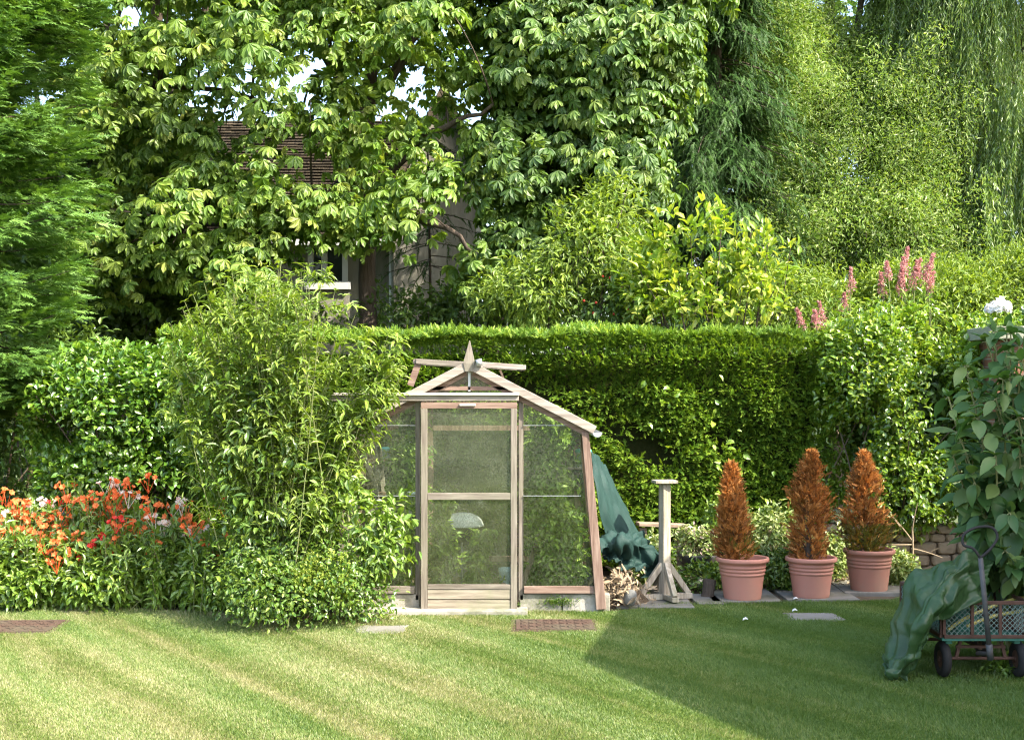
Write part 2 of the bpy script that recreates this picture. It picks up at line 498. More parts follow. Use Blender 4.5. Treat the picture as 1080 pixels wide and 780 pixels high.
# plastics, metal, cloth
M['terracotta'] = solid_mat('terracotta plastic', [(.42, .18, .13), (.49, .22, .16), (.54, .26, .195)], 3, 6, None, .65, .08, 30, dirt=((.4, .24, .17), .35), dscale=4)
M['terracotta_dull'] = solid_mat('dusty terracotta', [(.34, .15, .105), (.42, .195, .135), (.46, .23, .17)], 3, 6, None, .75, .08, 30, dirt=((.34, .22, .15), .5), dscale=4)
M['gutter'] = solid_mat('grey aluminium', [(.35, .36, .36), (.5, .51, .5)], 6, 3, None, .45, .05, metal=.5)
M['whitemetal'] = solid_mat('pale door track', [(.38, .34, .29), (.5, .46, .4)], 6, 4, (1, 8, 8), .6, .1)
M['net'] = solid_mat('dark green netting', [(.007, .024, .02), (.012, .038, .031), (.021, .06, .048)], 7, 6, None, .7, .5, 90, spec=.3, bdist=.006)
M['tarp'] = solid_mat('green tarpaulin', [(.013, .037, .01), (.024, .06, .017), (.042, .09, .03)], 6, 6, None, .45, .4, 24, spec=.4, dirt=((.1, .12, .06), .4), bdist=.006)
M['rust'] = solid_mat('rusty brown paint', [(.04, .022, .016), (.09, .045, .03), (.14, .075, .05)], 16, 5, None, .7, .3)
M['cartgreen'] = solid_mat('faded green paint', [(.03, .12, .085), (.05, .18, .13), (.12, .2, .15)], 14, 5, None, .6, .2)
M['wire'] = solid_mat('grey green wire', [(.12, .18, .15), (.22, .28, .24)], 14, 3, None, .5, 0)
M['rubber'] = solid_mat('black rubber', [(.012, .012, .012), (.035, .033, .03)], 18, 5, None, .8, .3)
M['blacksteel'] = solid_mat('worn black steel', [(.025, .025, .027), (.07, .07, .07), (.14, .1, .08)], 18, 5, None, .5, .15)
M['hose'] = solid_mat('yellow hose', [(.5, .42, .1), (.6, .52, .18)], 10, 3, None, .5, 0)
M['kettle'] = solid_mat('grey enamel', [(.42, .43, .42), (.55, .56, .54)], 6, 4, None, .25, .05, spec=.6)
M['black'] = solid_mat('black enamel', [(.02, .02, .02), (.04, .04, .04)], 6, 3, None, .4, 0)
M['yellowbag'] = solid_mat('yellow plastic sack', [(.7, .4, .02), (.8, .5, .04)], 6, 3, None, .45, .3, 12)
M['turquoise'] = solid_mat('turquoise plastic', [(.1, .45, .4), (.2, .55, .5)], 6, 3, None, .4, 0)
M['paleplastic'] = solid_mat('pale blue plastic', [(.5, .6, .66), (.66, .74, .78)], 6, 3, None, .35, 0)
M['greenplastic'] = solid_mat('green plastic', [(.02, .2, .1), (.04, .28, .15)], 6, 3, None, .4, 0)
M['stone_grey'] = solid_mat('grey stone', [(.1, .1, .09), (.2, .2, .185)], 8, 6, None, .9, .6)
M['glass'] = glass_mat('old greenhouse glass', [(.3, .33, .2), (.5, .54, .38)], .32, 45, .4, .76)
M['obscure'] = glass_mat('stippled door glass', [(.16, .2, .09), (.33, .36, .22), (.5, .52, .4)], .52, 75, .36, .7, .12, (1.3, 1, .8))


# ------------------------------------------------------------------ ground and lawn
def ground_poly(name, pts, z, mat, sub=False):
    mb = MB()
    pts = np.array([[p[0], p[1], z] for p in pts], float)
    mb.add(pts, [list(range(len(pts)))])
    return tag(mb.build(name, mat), kind='structure')


def rough_ground(mat):
    m, nt, out = new_mat('rough ground')
    b = nt.nodes.new('ShaderNodeBsdfPrincipled')
    c = ramp(nt, [(.05, .04, .025), (.06, .085, .03), (.09, .12, .04)], noise(nt, .8, 6), (.35, .5, .7))
    nt.links.new(c, b.inputs['Base Color']); b.inputs['Roughness'].default_value = 1
    nt.links.new(b.outputs[0], out.inputs[0])
    return m


M['rough'] = rough_ground(None)
ground_poly('ground', [(-400, -100), (400, -100), (400, 700), (-400, 700)], -.012, M['rough'])


def grass_color(nt, blades):
    """green turf with straw-coloured dry streaks running along the mowing lines"""
    tc = nt.nodes.new('ShaderNodeTexCoord')
    mp = nt.nodes.new('ShaderNodeMapping')
    mp.inputs['Rotation'].default_value = (0, 0, R(56))
    nt.links.new(tc.outputs['Object'], mp.inputs[0])
    n = nt.nodes.new('ShaderNodeTexNoise')
    n.inputs['Scale'].default_value = 1.0; n.inputs['Detail'].default_value = 5; n.inputs['Roughness'].default_value = .6
    mp2 = nt.nodes.new('ShaderNodeMapping'); mp2.inputs['Scale'].default_value = (.35, 2.6, 1)
    nt.links.new(mp.outputs[0], mp2.inputs[0]); nt.links.new(mp2.outputs[0], n.inputs['Vector'])
    sp = nt.nodes.new('ShaderNodeSeparateXYZ'); nt.links.new(mp.outputs[0], sp.inputs[0])
    ph = math_(nt, 'ADD', math_(nt, 'MULTIPLY', sp.outputs[1], 2 * PI / .8), math_(nt, 'MULTIPLY', noise(nt, .7, 2), .9))
    s_ = math_(nt, 'MAXIMUM', math_(nt, 'SINE', ph), 0.0)
    w = math_(nt, 'ADD', math_(nt, 'MULTIPLY', math_(nt, 'POWER', s_, 5.0), .15), math_(nt, 'MULTIPLY', math_(nt, 'SUBTRACT', noise(nt, 3.2, 3), .5), .3))
    big = math_(nt, 'MULTIPLY', math_(nt, 'SUBTRACT', noise(nt, .45, 2), .5), .35)
    # turf turns darker green to the right: look of the shaded lawn put into its colour
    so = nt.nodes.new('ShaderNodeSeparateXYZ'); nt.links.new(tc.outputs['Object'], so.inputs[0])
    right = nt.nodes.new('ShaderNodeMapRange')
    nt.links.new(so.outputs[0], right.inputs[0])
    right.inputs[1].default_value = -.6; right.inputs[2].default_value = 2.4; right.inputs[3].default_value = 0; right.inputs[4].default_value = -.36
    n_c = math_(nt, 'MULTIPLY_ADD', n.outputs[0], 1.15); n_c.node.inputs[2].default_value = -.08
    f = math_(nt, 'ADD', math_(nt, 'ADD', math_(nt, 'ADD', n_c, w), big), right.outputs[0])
    fine = math_(nt, 'MULTIPLY', math_(nt, 'SUBTRACT', noise(nt, 14, 4), .5), .25)
    f = math_(nt, 'ADD', f, fine)
    if blades:
        g = nt.nodes.new('ShaderNodeNewGeometry')
        f = math_(nt, 'ADD', f, math_(nt, 'MULTIPLY', math_(nt, 'SUBTRACT', g.outputs['Random Per Island'], .5), .5))
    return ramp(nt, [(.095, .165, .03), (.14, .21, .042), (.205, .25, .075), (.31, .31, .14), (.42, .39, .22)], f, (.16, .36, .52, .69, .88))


def grass_mats():
    m, nt, out = new_mat('grass blades')
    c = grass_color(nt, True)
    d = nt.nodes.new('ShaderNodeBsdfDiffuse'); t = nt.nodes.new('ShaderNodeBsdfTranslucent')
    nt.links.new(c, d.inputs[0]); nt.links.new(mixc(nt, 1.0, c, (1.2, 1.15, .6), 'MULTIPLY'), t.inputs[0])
    mx = nt.nodes.new('ShaderNodeMixShader'); mx.inputs[0].default_value = .35
    nt.links.new(d.outputs[0], mx.inputs[1]); nt.links.new(t.outputs[0], mx.inputs[2])
    gl = nt.nodes.new('ShaderNodeBsdfGlossy'); gl.inputs['Roughness'].default_value = .5
    m2 = nt.nodes.new('ShaderNodeMixShader'); m2.inputs[0].default_value = .03
    nt.links.new(mx.outputs[0], m2.inputs[1]); nt.links.new(gl.outputs[0], m2.inputs[2])
    nt.links.new(m2.outputs[0], out.inputs[0])
    M['grass'] = m
    m, nt, out = new_mat('turf')
    b = nt.nodes.new('ShaderNodeBsdfDiffuse')
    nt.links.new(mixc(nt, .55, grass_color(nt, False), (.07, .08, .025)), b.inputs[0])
    nt.links.new(b.outputs[0], out.inputs[0])
    M['turf'] = m


grass_mats()
# back edge of the lawn, left to right
edge = [(-14, 11.5), (-4.6, 11.5), (-3.4, 11.3), (-2.2, 10.95), (-1.4, 11.0), (-.9, 11.1), (.7, 11.15), (.95, 11.3), (1.35, 11.55), (2.3, 11.62), (3.4, 11.75), (3.7, 12.2), (4.3, 12.3), (12, 12.3)]
ground_poly('lawn', [(-14, -4), (12, -4)] + edge[::-1], .0, M['turf'])
ground_poly('flower_bed', [(-14, 11.35), (-3, 11.0), (-1, 10.6), (12, 11.0), (12, 16), (-14, 16)], -.006, M['soil'])

# holes in the turf: drain covers and stones
COVERS = [(GP(585, 659.5), .345, .27, 0), (GP(22, 661), .32, .3, .05), (GP(858, 650.5), .25, .23, .1), (GP(406, 663.5), .2, .17, 0)]
ex = np.array([e[0] for e in edge]); ey = np.array([e[1] for e in edge])
N = 1400000
p = np.stack([rng.uniform(-6.0, 5.2, N), rng.uniform(5.6, 12.3, N) ** 1.0, np.zeros(N)], -1)
keep = p[:, 1] < np.interp(p[:, 0], ex, ey) + nz(p, 6, 1) * .05 + .03
keep &= np.abs(p[:, 0]) < .44 * p[:, 1] + .9
for c, hx, hy, rz in COVERS:
    dx, dy = p[:, 0] - c[0], p[:, 1] - c[1]
    mg = .01 + .09 * rng.random(N) ** 2.2 + .02 * nz(p, 9, 2)
    keep &= ~((np.abs(dx) < hx - mg) & (np.abs(dy) < hy - mg))
p = p[keep]
# worn, thinner spots under the cart and by the slabs
bare = np.exp(-(((p[:, 0] - 3.2) / .7) ** 2 + ((p[:, 1] - 8.55) / .3) ** 2))
p = p[rng.random(len(p)) > bare * .6]
q = p[:, 0] * .83 + p[:, 1] * .557
stripe = np.sin(q * 2 * PI / .8 + nz(p, .8, 3) * 1.0)
n = len(p)
lean = .5 * runit(n); lean[:, 2] = 0
lean[:, :2] += np.stack([.557 * stripe, -.83 * stripe], -1) * .3
D = unit(np.array([0, 0, 1.0]) + lean)
hgt = rng.uniform(.01, .024, n) * (1 + .25 * nz(p, 5, 4))
edge_d = np.interp(p[:, 0], ex, ey) - p[:, 1]
hgt *= 1 + 1.3 * np.exp(-(edge_d / .07) ** 2) * rng.random(n)
side = unit(np.cross(D, runit(n)))
w = rng.uniform(.002, .0036, n)[:, None]
V = np.stack([p - side * w, p + side * w, p + D * hgt[:, None] + lean * hgt[:, None] * .3], 1).reshape(-1, 3)
mb = MB(); mb.add(V, np.arange(3 * n).reshape(-1, 3))
tag(mb.build('lawn_grass', M['grass']), 'mown lawn grass with straw coloured dry streaks', 'grass', kind='stuff')


def slab(name, c, hx, hy, rz, mat, label, cat, zt=.006, group=None, th=.04, irregular=.0, bev=.006):
    mb = MB()
    k = 4 if not irregular else 14
    if k == 4: pts = np.array([[-hx, -hy], [hx, -hy], [hx, hy], [-hx, hy]])
    else:
        a = np.linspace(0, 2 * PI, k, endpoint=False)
        rr = 1 + rng.uniform(-irregular, irregular, k)
        pts = np.stack([np.sign(np.cos(a)) * np.abs(np.cos(a)) ** .6 * hx * rr, np.sign(np.sin(a)) * np.abs(np.sin(a)) ** .6 * hy * rr], -1)
    c_, s_ = math.cos(rz), math.sin(rz)
    pts = pts @ np.array([[c_, s_], [-s_, c_]]) + np.array(c[:2])
    V = np.concatenate([np.c_[pts, np.full(k, zt - th)], np.c_[pts, np.full(k, zt)]])
    fs = [list(range(k, 2 * k))] + [[i, (i + 1) % k, k + (i + 1) % k, k + i] for i in range(k)]
    mb.add(V, fs)
    o = mb.build(name, mat, org=(c[0], c[1], 0), bevel=bev)
    return tag(o, label, cat, group)


def drain(c, hx, hy, rz, label):
    t = thing('drain_cover', label, 'drain cover', (c[0], c[1], 0), 'rusty drain covers set in the lawn')
    mb = MB(); mb.box((c[0], c[1], -.01), (2 * hx, 2 * hy, .03), rz); mb.build('frame', M['iron'], t)
    mb = MB(); mb.box((c[0], c[1], .008), (2 * hx - .08, 2 * hy - .08, .012), rz)
    for i in range(9):
        for j in range(6):
            a, b = (i - 4) * (2 * hx - .14) / 9, (j - 2.5) * (2 * hy - .14) / 6
            x = c[0] + a * math.cos(rz) - b * math.sin(rz); y = c[1] + a * math.sin(rz) + b * math.cos(rz)
            mb.box((x, y, .0155), (.05, .028, .006), rz + (.5 if (i + j) % 2 else -.5))
    mb.build('lid', M['iron'], t)


drain(*COVERS[0], 'rusty square drain cover in the lawn before the greenhouse')
drain(*COVERS[1], 'rusty drain cover at the left edge below the orange flowers')
slab('stepping_stone', *COVERS[2], M['slab'], 'grey stepping stone sunk in the shaded grass before the pots', 'stone', .003, irregular=.14)
slab('flat_stone', *COVERS[3], M['slab'], 'small flat stone in the grass left of the greenhouse door', 'stone', .008, irregular=.2)
# ------------------------------------------------------------------ greenhouse
def G(px, py, dy=0.0):
    return np.array([(px - 540.0) / 125.0, 11.2 + dy, H - (py - HY) / 125.0])


CX = -.36
DEP = 2.0
gh = thing('greenhouse', 'weathered cedar greenhouse with sloping glass sides and a half glazed door', 'greenhouse', (CX, 11.2, 0))
apexZ, eaveX, eaveZ, baseX = 2.075, 1.02, 1.55, 1.13
sillZ = .16


def mir(s, u, z, dy=0): return np.array([CX + s * u, 11.2 + dy, z])


# plinth blocks
mb = MB()
for s, u0, u1 in ((-1, .42, 1.0), (-1, 1.02, 1.17), (1, .42, .78), (1, .785, 1.19)):
    mb.box((CX + s * (u0 + u1) / 2, 11.27, .07), (u1 - u0 - .006, .14, .16))
for s in (-1, 1):
    mb.box((CX + s * 1.1, 11.27 + DEP / 2 + .07, .07), (.14, DEP - .01, .15))
mb.box((CX, 11.2 + DEP + .15, .07), (2.3, .14, .15))
mb.build('base', M['concrete'], gh, bevel=.008)
mb = MB(); mb.box((CX - .22, 11.11, .012), (1.42, .2, .06)); mb.build('threshold', M['concrete'], gh, bevel=.01)
mb = MB(); mb.box((CX, 11.3 + DEP / 2, .004), (2.1, DEP - .1, .02)); mb.build('floor', M['soil'], gh)
# corner posts, front and back
for s in (-1, 1):
    for dy in (0, DEP):
        mb = MB(); mb.beam(mir(s, baseX - .02, .03 if dy == 0 else .15, dy - .02), mir(s, eaveX - .045, eaveZ - .03, dy - .02), .085, .07, w1=.06)
        mb.build('corner_post', M['cedar_red'] if s > 0 else M['cedar_z'], gh, bevel=.004)
    mb = MB()
    mb.beam(mir(s, .435, .1, .03), mir(s, .435, 1.83, .03), .04, .06)
    mb.build('door_post', M['cedar_z'], gh, bevel=.003)
    # front sill and rails
    mb = MB()
    mb.beam(mir(s, .46, .19, .0), mir(s, 1.05, .19, .0), .06, .06)
    mb.build('sill', M['cedar_redx'] if s > 0 else M['cedar_x'], gh, bevel=.003)
    mb = MB()
    mb.beam(mir(s, .46, .125, .03), mir(s, 1.04, .125, .03), .055, .05)
    mb.build('ground_rail', M['cedar_x'], gh, bevel=.003)
    # barge boards
    d = unit(mir(s, eaveX, eaveZ) - mir(s, 0, apexZ))
    mb = MB()
    mb.beam(mir(s, .012, apexZ + .0, -.06), mir(s, eaveX + .035, eaveZ - .015, -.06), .07, .04)
    mb.build('barge_board', M['cedar_pale'], gh, bevel=.004)
    for k, dy in enumerate((.0, .5, 1.0, 1.5, DEP)):
        mb = MB()
        mb.beam(mir(s, .03, apexZ - .06, dy), mir(s, eaveX - .02, eaveZ - .05, dy), .05, .04)
        mb.build('rafter', M['cedar_redx'], gh)
        if 0 < dy < DEP:
            mb = MB()
            mb.beam(mir(s, baseX - .03, .16, dy), mir(s, eaveX - .05, eaveZ - .05, dy), .045, .05)
            mb.build('side_bar', M['cedar_red'], gh)
    mb = MB()
    mb.beam(mir(s, eaveX - .04, eaveZ - .045, .045), mir(s, eaveX - .04, eaveZ - .045, DEP), .05, .06, (0, 0, 1))
    mb.build('eave_beam', M['cedar_y'], gh)
    mb = MB()
    th = np.linspace(PI, 2 * PI, 9)
    pts = []
    for yy in (11.12, 11.2 + DEP + .05):
        pts.append([[CX + s * (eaveX + .055) + .04 * math.cos(a), yy, eaveZ - .035 + .04 * math.sin(a)] for a in th])
    V = np.array(pts).reshape(-1, 3)
    mb.add(V, [[i, i + 1, 9 + i + 1, 9 + i] for i in range(8)] + [list(range(9)), list(range(9, 18))])
    mb.build('gutter', M['gutter'], gh, solid=.004)
    # roof glass and side glass
    mb = MB()
    n_ = np.array([s * .45, 0, .9])
    for k in range(4):
        mb.beam(mir(s, .04, apexZ - .022, .025 + .25 + k * .5), mir(s, eaveX + .02, eaveZ - .02, .025 + .25 + k * .5), .45, .004, (s * .44, 0, .9))
    mb.build('roof_pane', M['glass'], gh)
    mb = MB()
    for k in range(4):
        mb.beam(mir(s, baseX - .005, .17, .025 + .25 + k * .5), mir(s, eaveX - .012, eaveZ - .08, .025 + .25 + k * .5), .45, .004, (s, 0, .08))
    mb.build('side_pane', M['glass'], gh)
    # front panes
    zs = [.22, .97, 1.575]

    def edge_u(z): return baseX - .045 + (z - .03) / (eaveZ - .06) * (eaveX - .045 - baseX + .02) - .02
    ov = 0
    for z0, z1 in ((.215, .985), (.975, 1.575)):
        mb = MB()
        y = 11.2 + (.004 if ov else -.004)
        ov += 1
        q_ = [(.455, z0), (edge_u(z0), z0), (edge_u(z1) if z1 < 1.5 else .93, z1), (.455, z1)]
        V = [[CX + s * u, y - .002, z] for u, z in q_] + [[CX + s * u, y + .002, z] for u, z in q_]
        mb.add(V, [[0, 1, 2, 3], [7, 6, 5, 4], [0, 4, 5, 1], [1, 5, 6, 2], [2, 6, 7, 3], [3, 7, 4, 0]])
        mb.build('front_pane', M['glass'], gh)
    mb = MB()
    q_ = [(.455, 1.57), (.945, 1.57), (.455, 1.80)]
    V = [[CX + s * u, 11.194, z] for u, z in q_] + [[CX + s * u, 11.198, z] for u, z in q_]
    mb.add(V, [[0, 1, 2], [5, 4, 3], [0, 3, 4, 1], [1, 4, 5, 2], [2, 5, 3, 0]])
    mb.build('front_pane', M['glass'], gh)
    for z in (.98, 1.573):
        mb = MB(); mb.beam(mir(s, .455, z, -.012), mir(s, min(edge_u(z), .94), z, -.012), .004, .006)
        mb.build('glazing_strip', M['gutter'], gh)
# gable glass, rails
mb = MB()
V = [[CX + u, 11.195 + d_, z] for d_ in (0, .004) for u, z in ((-.44, 1.82), (.44, 1.82), (.02, 2.03), (-.02, 2.03))]
mb.add(V, [[0, 1, 2, 3], [7, 6, 5, 4]])
mb.build('gable_pane', M['glass'], gh)
mb = MB(); mb.beam((CX - .4, 11.2, 1.885), (CX + .4, 11.2, 1.885), .035, .04); mb.build('gable_rail', M['cedar_redx'], gh, bevel=.003)
mb = MB(); mb.beam((CX, 11.19, 1.86), (CX, 11.19, 2.04), .02, .02); mb.build('gable_bar', M['gutter'], gh)
mb = MB(); mb.beam((CX, 11.16, apexZ), (CX, 11.2 + DEP + .04, apexZ), .05, .09, (0, 0, 1)); mb.build('ridge', M['cedar_y'], gh, bevel=.004)
# finial
mb = MB()
fz = apexZ - .05
V = [[CX - .035, 11.115, fz], [CX + .035, 11.115, fz], [CX + .035, 11.15, fz], [CX - .035, 11.15, fz],
     [CX - .05, 11.11, fz + .07], [CX + .05, 11.11, fz + .07], [CX + .05, 11.155, fz + .07], [CX - .05, 11.155, fz + .07],
     [CX + .002, 11.128, fz + .26], [CX + .008, 11.128, fz + .26], [CX + .008, 11.136, fz + .26], [CX + .002, 11.136, fz + .26]]
mb.add(V, [[0, 3, 2, 1]] + [[a + i, a + (i + 1) % 4, a + 4 + (i + 1) % 4, a + 4 + i] for a in (0, 4) for i in range(4)] + [[8, 9, 10, 11]])
mb.build('finial', M['cedar_z'], gh, bevel=.003)
# ridge stay and knob
mb = MB(); mb.tubes([[CX + .06, 11.1, apexZ + .02], [CX + .11, 11.1, apexZ + .03]], .03, 10, cap=True); mb.build('ridge_cap', M['gutter'], gh, smooth=True)
# two propped roof lights
for s, o_end in ((-1, (436, 380)), (1, (552, 386.5))):
    a = np.array([CX + s * .06, 0, apexZ + .02]); b = G(*o_end); b = np.array([b[0], 0, b[2]])
    y0, y1 = 11.5, 12.05
    vt = MB()
    for yy in (y0, y1):
        vt.beam((a[0], yy, a[2]), (b[0], yy, b[2]), .045, .035)
    vt.beam((b[0], y0 - .0, b[2]), (b[0], y1, b[2]), .05, .04, (0, 0, 1))
    vo = vt.build('roof_vent', M['cedar_pale'] if s > 0 else M['cedar_x'], gh, bevel=.003)
    mb = MB(); mb.beam((a[0], (y0 + y1) / 2, a[2] + .01), (b[0] - s * .03, (y0 + y1) / 2, b[2] + .01), y1 - y0 - .05, .004, (0, 0, 1)); mb.build('pane', M['glass'], vo)
    mb = MB()
    if s < 0: mb.beam((b[0] + .02, y0 + .02, b[2] - .02), (b[0] - .05, y0 + .02, b[2] - .21), .055, .04)
    else: mb.beam((b[0] - .2, y0 + .1, b[2] - .02), (CX + .3, y0 + .1, apexZ - .14), .018, .018)
    mb.build('prop', M['cedar_redx'], vo)
# sliding door on its track
Yd = 11.13
tr = MB()
p0, p1 = G(349, 415.5), G(547.5, 415.5)
tr.box(((p0[0] + p1[0]) / 2, Yd - .012, p0[2]), (p1[0] - p0[0], .06, .022))
mbt = tr.build('door_track', M['whitemetal'], gh, bevel=.003)
tr = MB(); tr.box(((p0[0] + p1[0]) / 2 + .002, Yd, G(0, 420)[2] + .005), (p1[0] - p0[0] - .01, .04, .05))
tr.build('track_board', M['cedar_pale'], gh, bevel=.003)


def rect_px(mb, x0, y0, x1, y1, yc, dep):
    a, b = G(x0, y1), G(x1, y0)
    mb.box(((a[0] + b[0]) / 2, yc, (a[2] + b[2]) / 2), (b[0] - a[0], dep, b[2] - a[2]))
    return mb


door = rect_px(MB(), 444.6, 424, 545.4, 430.6, Yd, .04)
door = door.build('door', M['cedar_redx'], gh, bevel=.003)
for x0, x1 in ((444.6, 451.4), (538.6, 545.4)):
    rect_px(MB(), x0, 430.8, x1, 644, Yd, .042).build('stile', M['cedar_z'], door, bevel=.003)
for y0, y1 in ((518.8, 526), (614.5, 619.5)):
    rect_px(MB(), 451.6, y0, 538.4, y1, Yd, .036).build('rail', M['cedar_x'], door, bevel=.003)
for y0, y1 in ((619.9, 629.9), (631.0, 640.6), (641.7, 644.3)):
    rect_px(MB(), 451.6, y0, 538.4, y1, Yd, .026).build('kick_board', M['kick'], door, bevel=.003)
rect_px(MB(), 451.6, 619.9, 538.4, 644, Yd + .022, .012).build('gap_shade_sheet', M['core'], door)  # dark sheet added so the gaps between the kick boards look shaded
for y0, y1 in ((430.8, 518.6), (526.2, 614.3)):
    rect_px(MB(), 451.6, y0, 538.4, y1, Yd + .004, .005).build('pane', M['obscure'], door)
rect_px(MB(), 485, 425.3, 502, 428, Yd - .03, .02).build('handle', M['whitemetal'], door, bevel=.004)
# back wall frame
mb = MB()
mb.beam((CX - .95, 11.2 + DEP, .2), (CX + .95, 11.2 + DEP, .2), .05, .05)
mb.beam((CX - .9, 11.2 + DEP, 1.5), (CX + .9, 11.2 + DEP, 1.5), .05, .05)
for u in (-.45, .45): mb.beam((CX + u, 11.2 + DEP + .005, .2), (CX + u, 11.2 + DEP + .005, 1.8), .05, .05)
mb.build('back_frame', M['cedar_red'], gh)
mb = MB()
V = [[CX + u, 11.2 + DEP + .03 + d_, z] for d_ in (0, .004) for u, z in ((-1.06, .2), (1.06, .2), (.95, 1.5), (0, 1.98), (-.95, 1.5))]
mb.add(V, [[0, 1, 2, 3, 4], [9, 8, 7, 6, 5]])
mb.build('back_pane', M['glass'], gh)
# moss on the plinth
mb = MB()
pp = np.stack([rng.normal(.39, .07, 500), 11.195 - rng.random(500) * .012, np.clip(.09 + rng.normal(0, .02, 500), .03, .15)], -1)
put(mb, TINY, pp, unit(runit(500) + [0, -.8, .4]), runit(500), rng.uniform(.01, .022, 500))
mb.build('moss', M['ivy'], gh)
mb = MB()
pp = np.stack([rng.normal(-.02, .08, 200), 11.19 - rng.random(200) * .012, .05 + rng.random(200) * .03], -1)
put(mb, TINY, pp, unit(runit(200) + [0, -.8, .4]), runit(200), rng.uniform(.008, .018, 200))
mb.build('moss', M['ivy'], gh)


# ------------------------------------------------------------------ generic plants
def bezier(A, B, lift=.15, m=6, jit=.08):
    A, B = np.atleast_2d(A), np.atleast_2d(B)
    L = np.linalg.norm(B - A, axis=1, keepdims=True)
    C = (A + B) / 2 + np.array([0, 0, 1.0]) * L * lift + runit(len(A)) * L * jit
    t = np.linspace(0, 1, m)[None, :, None]
    return (1 - t) ** 2 * A[:, None] + 2 * t * (1 - t) * C[:, None] + t ** 2 * B[:, None]


def in_blobs(blobs, n, shell=.5, flo=None):
    """points in a union of ellipsoids (centre, radii), more of them towards the outside"""
    vol = np.array([b[1][0] * b[1][1] + b[1][0] * b[1][2] + b[1][1] * b[1][2] for b in blobs])
    k = rng.choice(len(blobs), n, p=vol / vol.sum())
    C = np.array([b[0] for b in blobs])[k]; Rr = np.array([b[1] for b in blobs])[k]
    u = runit(n)
    r = shell + (1 - shell) * rng.random(n) ** .6
    pos = C + u * r[:, None] * Rr
    out = unit(u / Rr)
    return pos, out


def blob(px, py, Y, rx, ry, rd):
    k = Y / F
    return (P(px, py, Y), (rx * k, rd, ry * k))


def foliage(mb, tips, outs, L, n, spread, size, droop=.15, upb=.6, rnd=.7, outw=.6, m=0, zoff=0, var=.3):
    N = len(tips)
    pos = np.repeat(tips, n, 0) + runit(N * n) * (rng.random((N * n, 1)) ** .5) * np.asarray(spread)
    o = np.repeat(outs, n, 0)
    D = o * outw + runit(N * n) * rnd + np.array([0, 0, -droop])
    Nn = np.array([0, 0, upb]) + o * .35 + runit(N * n) * .45
    s = size * rng.uniform(1 - var, 1 + var, N * n)
    Ls = L if isinstance(L, list) else [L]
    idx = rng.integers(0, len(Ls), N * n)
    for i, l in enumerate(Ls):
        q = idx == i
        put(mb, l, pos[q], D[q], Nn[q], s[q], m)


def bush(name, label, cat, blobs, base, ntip, per, L, size, mat, stems=30, spread=.12, shell=.45, gap=-.35, gfreq=4.0, droop=.15, upb=.6, rnd=.7, outw=.6, group=None, stem_r=.008, stem_mat='twig', wood_name='stem', seed=0, extra=None, base_w=.15, part='foliage', zmin=.03):
    base = np.array(base, float)
    t = thing(name, label, cat, base, group)
    tips, outs = in_blobs(blobs, ntip, shell)
    k = nz(tips, gfreq, seed) + rng.normal(0, .12, len(tips)) > gap
    k &= tips[:, 2] > zmin
    tips, outs = tips[k], outs[k]
    mb = MB()
    foliage(mb, tips, outs, L, per, spread, size, droop, upb, rnd, outw)
    mb.build(part, M[mat] if isinstance(mat, str) else mat, t)
    if stems:
        sel = rng.choice(len(tips), min(stems, len(tips)), replace=False)
        A = base + np.c_[rng.normal(0, base_w, len(sel)), rng.normal(0, base_w * .6, len(sel)), np.zeros(len(sel))]
        mb = MB()
        c = bezier(A, tips[sel], .12, 7, .07)
        mb.tubes(c, np.linspace(1, .35, 7)[None, :] * stem_r * rng.uniform(.7, 1.3, (len(sel), 1)), 5)
        mb.build(wood_name, M[stem_mat], t, smooth=True)
    return t, tips, outs


